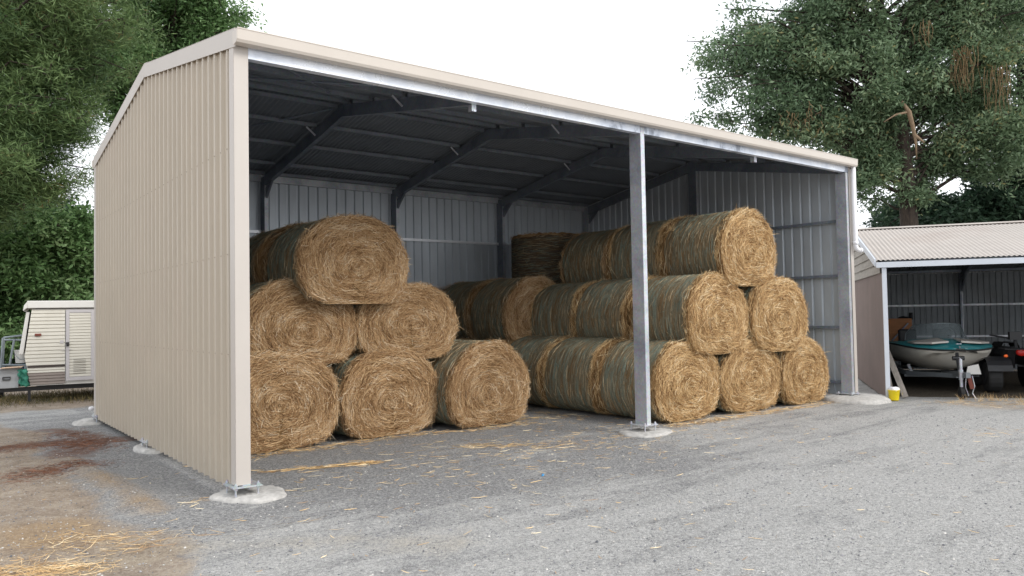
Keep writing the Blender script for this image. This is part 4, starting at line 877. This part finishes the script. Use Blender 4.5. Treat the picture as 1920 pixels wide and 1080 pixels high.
# ------------------------------------------------------------------ trees
def leaves(Pt, size, asp, g, droop=.3, lift=0):
    k=len(Pt); d=g.normal(0,1,(k,3)); d[:,2]=d[:,2]*.6-droop+lift; d/=np.linalg.norm(d,axis=1,keepdims=True)
    nrm=g.normal(0,1,(k,3)); nrm[:,2]+=.9; b=np.cross(d,nrm); b/=np.linalg.norm(b,axis=1,keepdims=True)+1e-9
    L=(size*g.uniform(.6,1.3,k))[:,None]; Wd=L*asp
    V=np.stack([Pt,Pt+d*L*.45+b*Wd*.5,Pt+d*L,Pt+d*L*.45-b*Wd*.5],1).reshape(-1,3); return V
def tree(name,label,cat,base,trunk,lobes,leafm,n_limb,sub,nl,size,asp,droop,seed,trunk_r,group=None,needle=False,zmin=None,bark='bark'):
    """lobes: (centre, radii, weight) ellipsoids that the crown fills"""
    g=np.random.default_rng(seed); root=thing(name,label,cat,base,0,group); B=np.array(base)
    tk=[np.array(p)-B for p in trunk]; m=MB(); rr=np.linspace(trunk_r,trunk_r*.35,len(tk))
    # flare at the foot
    m.tube([tk[0]+np.array([0,0,-.3])]+[t for t in tk],[trunk_r*1.35]+list(rr),14)
    W_=np.array([l[2] for l in lobes],float); W_/=W_.sum(); tips=[]
    limbs=MB()
    for i in range(n_limb):
        li=g.choice(len(lobes),p=W_); c,rad,_=lobes[li]; d=g.normal(0,1,3); d/=np.linalg.norm(d); q=g.uniform(.35,1)**.5
        e=np.array(c)+d*np.array(rad)*q-B
        # leave from the trunk lower than the tip
        zt=min(max(e[2]-.35*np.hypot(e[0]-tk[-1][0],e[1]-tk[-1][1])-.5,zmin*g.uniform(.95,1.5) if zmin else tk[1][2]),tk[-1][2]); ti=np.interp(zt,[t[2] for t in tk],range(len(tk))); a=int(min(ti,len(tk)-2)); s0=tk[a]+(tk[a+1]-tk[a])*(ti-a)
        mid=s0*.5+e*.5+np.array([0,0,.12*np.linalg.norm(e-s0)])+g.normal(0,.25,3); q3=s0*.22+e*.78+np.array([0,0,.08*np.linalg.norm(e-s0)])+g.normal(0,.2,3)
        r0_=trunk_r*g.uniform(.14,.30); limbs.tube([s0,s0*.7+mid*.3+g.normal(0,.08,3),mid,q3,e],[r0_,r0_*.8,r0_*.55,r0_*.3,.015],6,False)
        clump=g.uniform(-.26,.26)
        for j in range(sub):
            t=g.uniform(.35,1.0); pb=(mid*(1-(t-.35)/.65)+e*((t-.35)/.65)) if t<1 else e
            tip=pb+g.normal(0,1,3)*np.array([.62,.62,.60])*size_s(rad)-np.array([0,0,.12])
            tw=[pb,(pb+tip)/2+np.array([0,0,.1]),tip]
            if j%2==0: limbs.tube(tw,[.022,.014,.006],4,False)
            tips.append((tip,clump,pb))
    PT=[];TT=[]
    for tip,cl_,pb in tips:
        k=int(nl*g.uniform(.5,1.4)); sp=.25 if not needle else .20
        ax_=(tip-pb); t=g.uniform(.2,1.1,(k,1)); p=pb+ax_*t+g.normal(0,1,(k,3))*np.array([sp,sp,sp*.85]); PT.append(p+B*0); TT.append(np.clip(g.normal(.5+cl_,.16,k),0,1))
    PT=np.concatenate(PT); TT=np.concatenate(TT); V=leaves(PT,size,asp,g,droop,.5 if needle else 0)
    F=np.arange(len(V)).reshape(-1,4)
    fast_mesh('crown',V,F,leafm,root,np.repeat(TT,4))
    m.v+= []; b0=len(m.v); m.v+=limbs.v; m.f+=[tuple(i+b0 for i in f_) for f_ in limbs.f]; m.m+=limbs.m
    m.build('trunk',M[bark],root,True); return root
def size_s(rad): return .47*min(1.6,np.mean(rad)/2.2)
# big tree right
rt=tree('ash_tree','big spreading tree with blue green leaves and twisted dark trunk behind the smaller shed','tree',(28.6,7.1,-.1),
 [(28.6,7.1,0),(28.45,7.1,3.5),(28.3,7.1,6.4),(28.1,7.2,9.2),(27.6,7.4,12),(27.2,7.6,15)],
 [((22.9,11.1,11.2),(2.2,2.2,2.0),.9),((24.3,9.9,8.9),(1.6,1.6,1.1),.45),((24.9,9.4,12.4),(2.3,2.3,2.2),1.1),((27.2,7.4,14.6),(3.4,3.4,2.6),1.7),((26.3,8.2,10.8),(2.2,2.6,2.0),1.2),((30.4,5.2,12.2),(2.8,2.8,2.8),1.6),((31.2,4.6,8.5),(2.2,2.2,1.8),.8),((27.6,7.6,8.2),(1.8,2.2,1.0),.4),((26.4,8.7,7.5),(1.4,1.6,.6),.2),((23.6,10.2,14),(1.8,1.8,1.2),.45),((22.5,11.3,10.0),(1.6,1.6,1.1),.5),((28.3,6.6,10.0),(2.0,1.8,1.6),.5),((30.0,5.7,7.9),(1.3,1.3,.9),.45),((31.4,4.4,14.2),(2.4,2.2,1.6),.9),((29.3,6.0,12.2),(1.4,1.4,1.4),.4),((26.0,8.7,8.6),(1.5,1.5,1.2),.6),((26.6,8.5,7.2),(1.1,1.2,.8),.35),((22.6,11.4,12.9),(1.5,1.5,1.2),.4),((26.9,8.7,6.3),(1.3,1.6,.8),.45),((23.7,10.6,11.4),(1.8,1.8,1.6),.6),((29.6,6.2,6.4),(1.6,1.6,.8),.3),((21.9,11.6,9.6),(1.0,1.0,.9),.2)],
 M['ashleaf'],186,12,82,.20,.34,.55,5,.40,zmin=5.6)
# broken pale limb and hanging dead twigs on it
def dead(m,x,y,z,n_,L,w_,g):
    for i in range(n_):
        a=np.array([x,y,z])+g.normal(0,w_,3)*np.array([1,1,.4]); pts=[a]
        for j in range(4): pts.append(pts[-1]+np.array([g.normal(0,.07),g.normal(0,.07),-L/4*g.uniform(.5,1.3)]))
        m.tube(pts,[.014,.012,.010,.008,.004],4,False)
gg=np.random.default_rng(3); bx,by,bz=28.6,7.1,-.1
m=MB()
for x,y,z,n_,L,w_ in ((28.2,4.9,11.1,34,1.6,.16),(29.2,4.1,10.3,22,1.8,.22),(23.6,8.8,8.8,30,.6,.5),(26.9,5.6,12,10,.9,.15)):
    m=MB(); dead(m,x-bx,y-by,z-bz,n_,L,w_,gg); m.build('dead_twigs',M['deadtwig'],rt)
m=MB(); m.tube([(-2.1,-.75,9.3),(-1.9,-.9,8.9),(-1.65,-.9,8.4),(-1.45,-.9,7.9),(-1.4,-.9,7.2)],[.04,.09,.08,.05,.015],8); m.tube([(-1.9,-.9,8.9),(-2.3,-.6,8.8),(-2.8,-.4,8.5)],[.05,.04,.015],6); m.tube([(-1.55,-.9,8.1),(-1.2,-1.1,7.8)],[.07,.03],6); m.build('split_limb',M['barkpale'],rt,True)
tree('dark_tree','dark dense evergreen tree at the right edge behind the big tree','tree',(35.5,5.5,-.1),[(35.5,5.5,0),(35.6,5.5,4),(35.6,5.4,9),(35.5,5.4,13)],
 [((35.6,5.2,11.5),(4.2,4.0,5.5),1.8),((35,5.5,5.6),(3.6,3.4,2.2),1.0),((31.9,8.6,5.2),(2.6,2.4,1.5),.8),((37.5,3.5,9),(3,3,4),.9)],M['darkleaf'],135,12,80,.25,.4,.3,8,.4)
# pine at left
tree('pine_tree','tall olive green pine leaning over the left side of the shed','pine tree',(-2.6,19.8,-.1),[(-2.6,19.8,0),(-2.6,19.7,4),(-2.5,19.6,8),(-2.4,19.4,12),(-2.3,19.2,15)],
 [((.2,17.4,8.4),(1.9,1.9,1.8),1.3),((1.8,16.2,9.5),(1.5,1.6,1.3),.9),((-.2,17.6,11.4),(2.4,2.2,1.6),1.1),((.3,17.4,5.9),(1.5,1.6,.8),.7),((2.0,16.4,11.4),(1.5,1.4,1.0),.6),((-2.2,18.8,9),(1.6,1.6,4),.6),((1.1,16.9,7.2),(.9,1.2,.7),.4),((-.9,18.4,6.2),(1.7,1.6,1.3),.8),((-.6,17.6,4.6),(1.2,1.2,.7),.35),((1.4,16.6,5.6),(.6,.9,.5),.12)],
 M['pineleaf'],160,18,110,.22,.10,.0,12,.32,needle=True)
tree('ash_tree','round crowned green tree rising directly behind the shed gable','tree',(4.4,22.0,-.1),[(4.4,22,0),(4.4,22,4),(4.5,21.8,8),(4.8,21.5,12)],
 [((5.1,21.1,12.2),(1.9,1.9,1.7),1.2),((6.3,20.2,12.3),(1.15,1.2,1.0),.55),((3.6,22.2,9.6),(1.7,1.9,2.2),.9),((2.2,23.4,12.5),(2.4,2.2,2.2),.8),((5.0,21.5,9.2),(1.2,1.3,1.2),.4)],
 M['brightleaf'],105,13,80,.18,.36,.4,15,.3)
# lower broadleaf trees behind the caravan
for i,(lb,c,rad,sd_) in enumerate((('bright green bushy tree directly behind the caravan roof',(1.5,20.6,3.9),(1.9,1.6,1.5),21),('bright green bushy tree at the far left edge behind the trailer',(-.9,22.2,3.6),(1.9,1.8,1.9),22),('shaded bushy tree behind the gap between pine and caravan',(.4,23.6,5.2),(2.4,1.6,1.5),23))):
    b=(c[0],c[1],-.1); tree('bushy_tree',lb,'tree',b,[(c[0],c[1],0),(c[0]+.1,c[1],1.2),(c[0],c[1]+.1,2.4),(c[0],c[1],3.6)],[(c,rad,1.4),((c[0],c[1],1.9),(rad[0]*.9,rad[1]*.8,1.2),.7)],M['brightleaf'] if i<2 else M['darkleaf'],44,12,95,.19,.40,.35,sd_,.14,'bushy trees behind the caravan')
# dark hedge mass far behind the caravan
g=np.random.default_rng(40); k=60000; px=g.uniform(-9,9,k); py=27+g.normal(0,.8,k)-.2*px; pz=g.uniform(0,1,k)**.8*(3.6+.6*np.sin(px*1.3)+.4*np.sin(px*3.1)); V=leaves(np.stack([px,py,pz],-1),.22,.4,g,.2); 
o=fast_mesh('undergrowth',V,np.arange(len(V)).reshape(-1,4),M['darkleaf'],None,np.repeat(np.clip(g.normal(.4,.2,k),0,1),4)); tag(o,'dark shaded undergrowth far behind the caravan','undergrowth',kind='stuff')
# dry grass verge under the caravan
k=9000; px=g.uniform(-3,3.5,k); py=g.normal(0,.7,k)+11.9-.12*px; ok=~((px>-.1)&(px<10.8)&(py<D+.4)); px,py=px[ok],py[ok]; k=len(px)
T=np.stack([g.normal(0,.4,k),g.normal(0,.4,k),np.ones(k)],-1); T/=np.linalg.norm(T,axis=1,keepdims=True); L=g.uniform(.04,.11,k); v_,f_=strands(np.stack([px,py,L/2-.01],-1),T,np.tile([[0,-1.,0]],(k,1)),L,np.full(k,.007))
n=N('verge grass'); n.set(base=n.ramp(n.attr('tint'),[(0,(.05,.06,.02)),(.5,(.14,.12,.05)),(1,(.32,.24,.11))]),rough=.9)
o=fast_mesh('verge_grass',v_,f_,n.m,None,np.repeat(g.random(k),6)); tag(o,'short dry grass growing beneath and around the caravan','grass',kind='stuff')
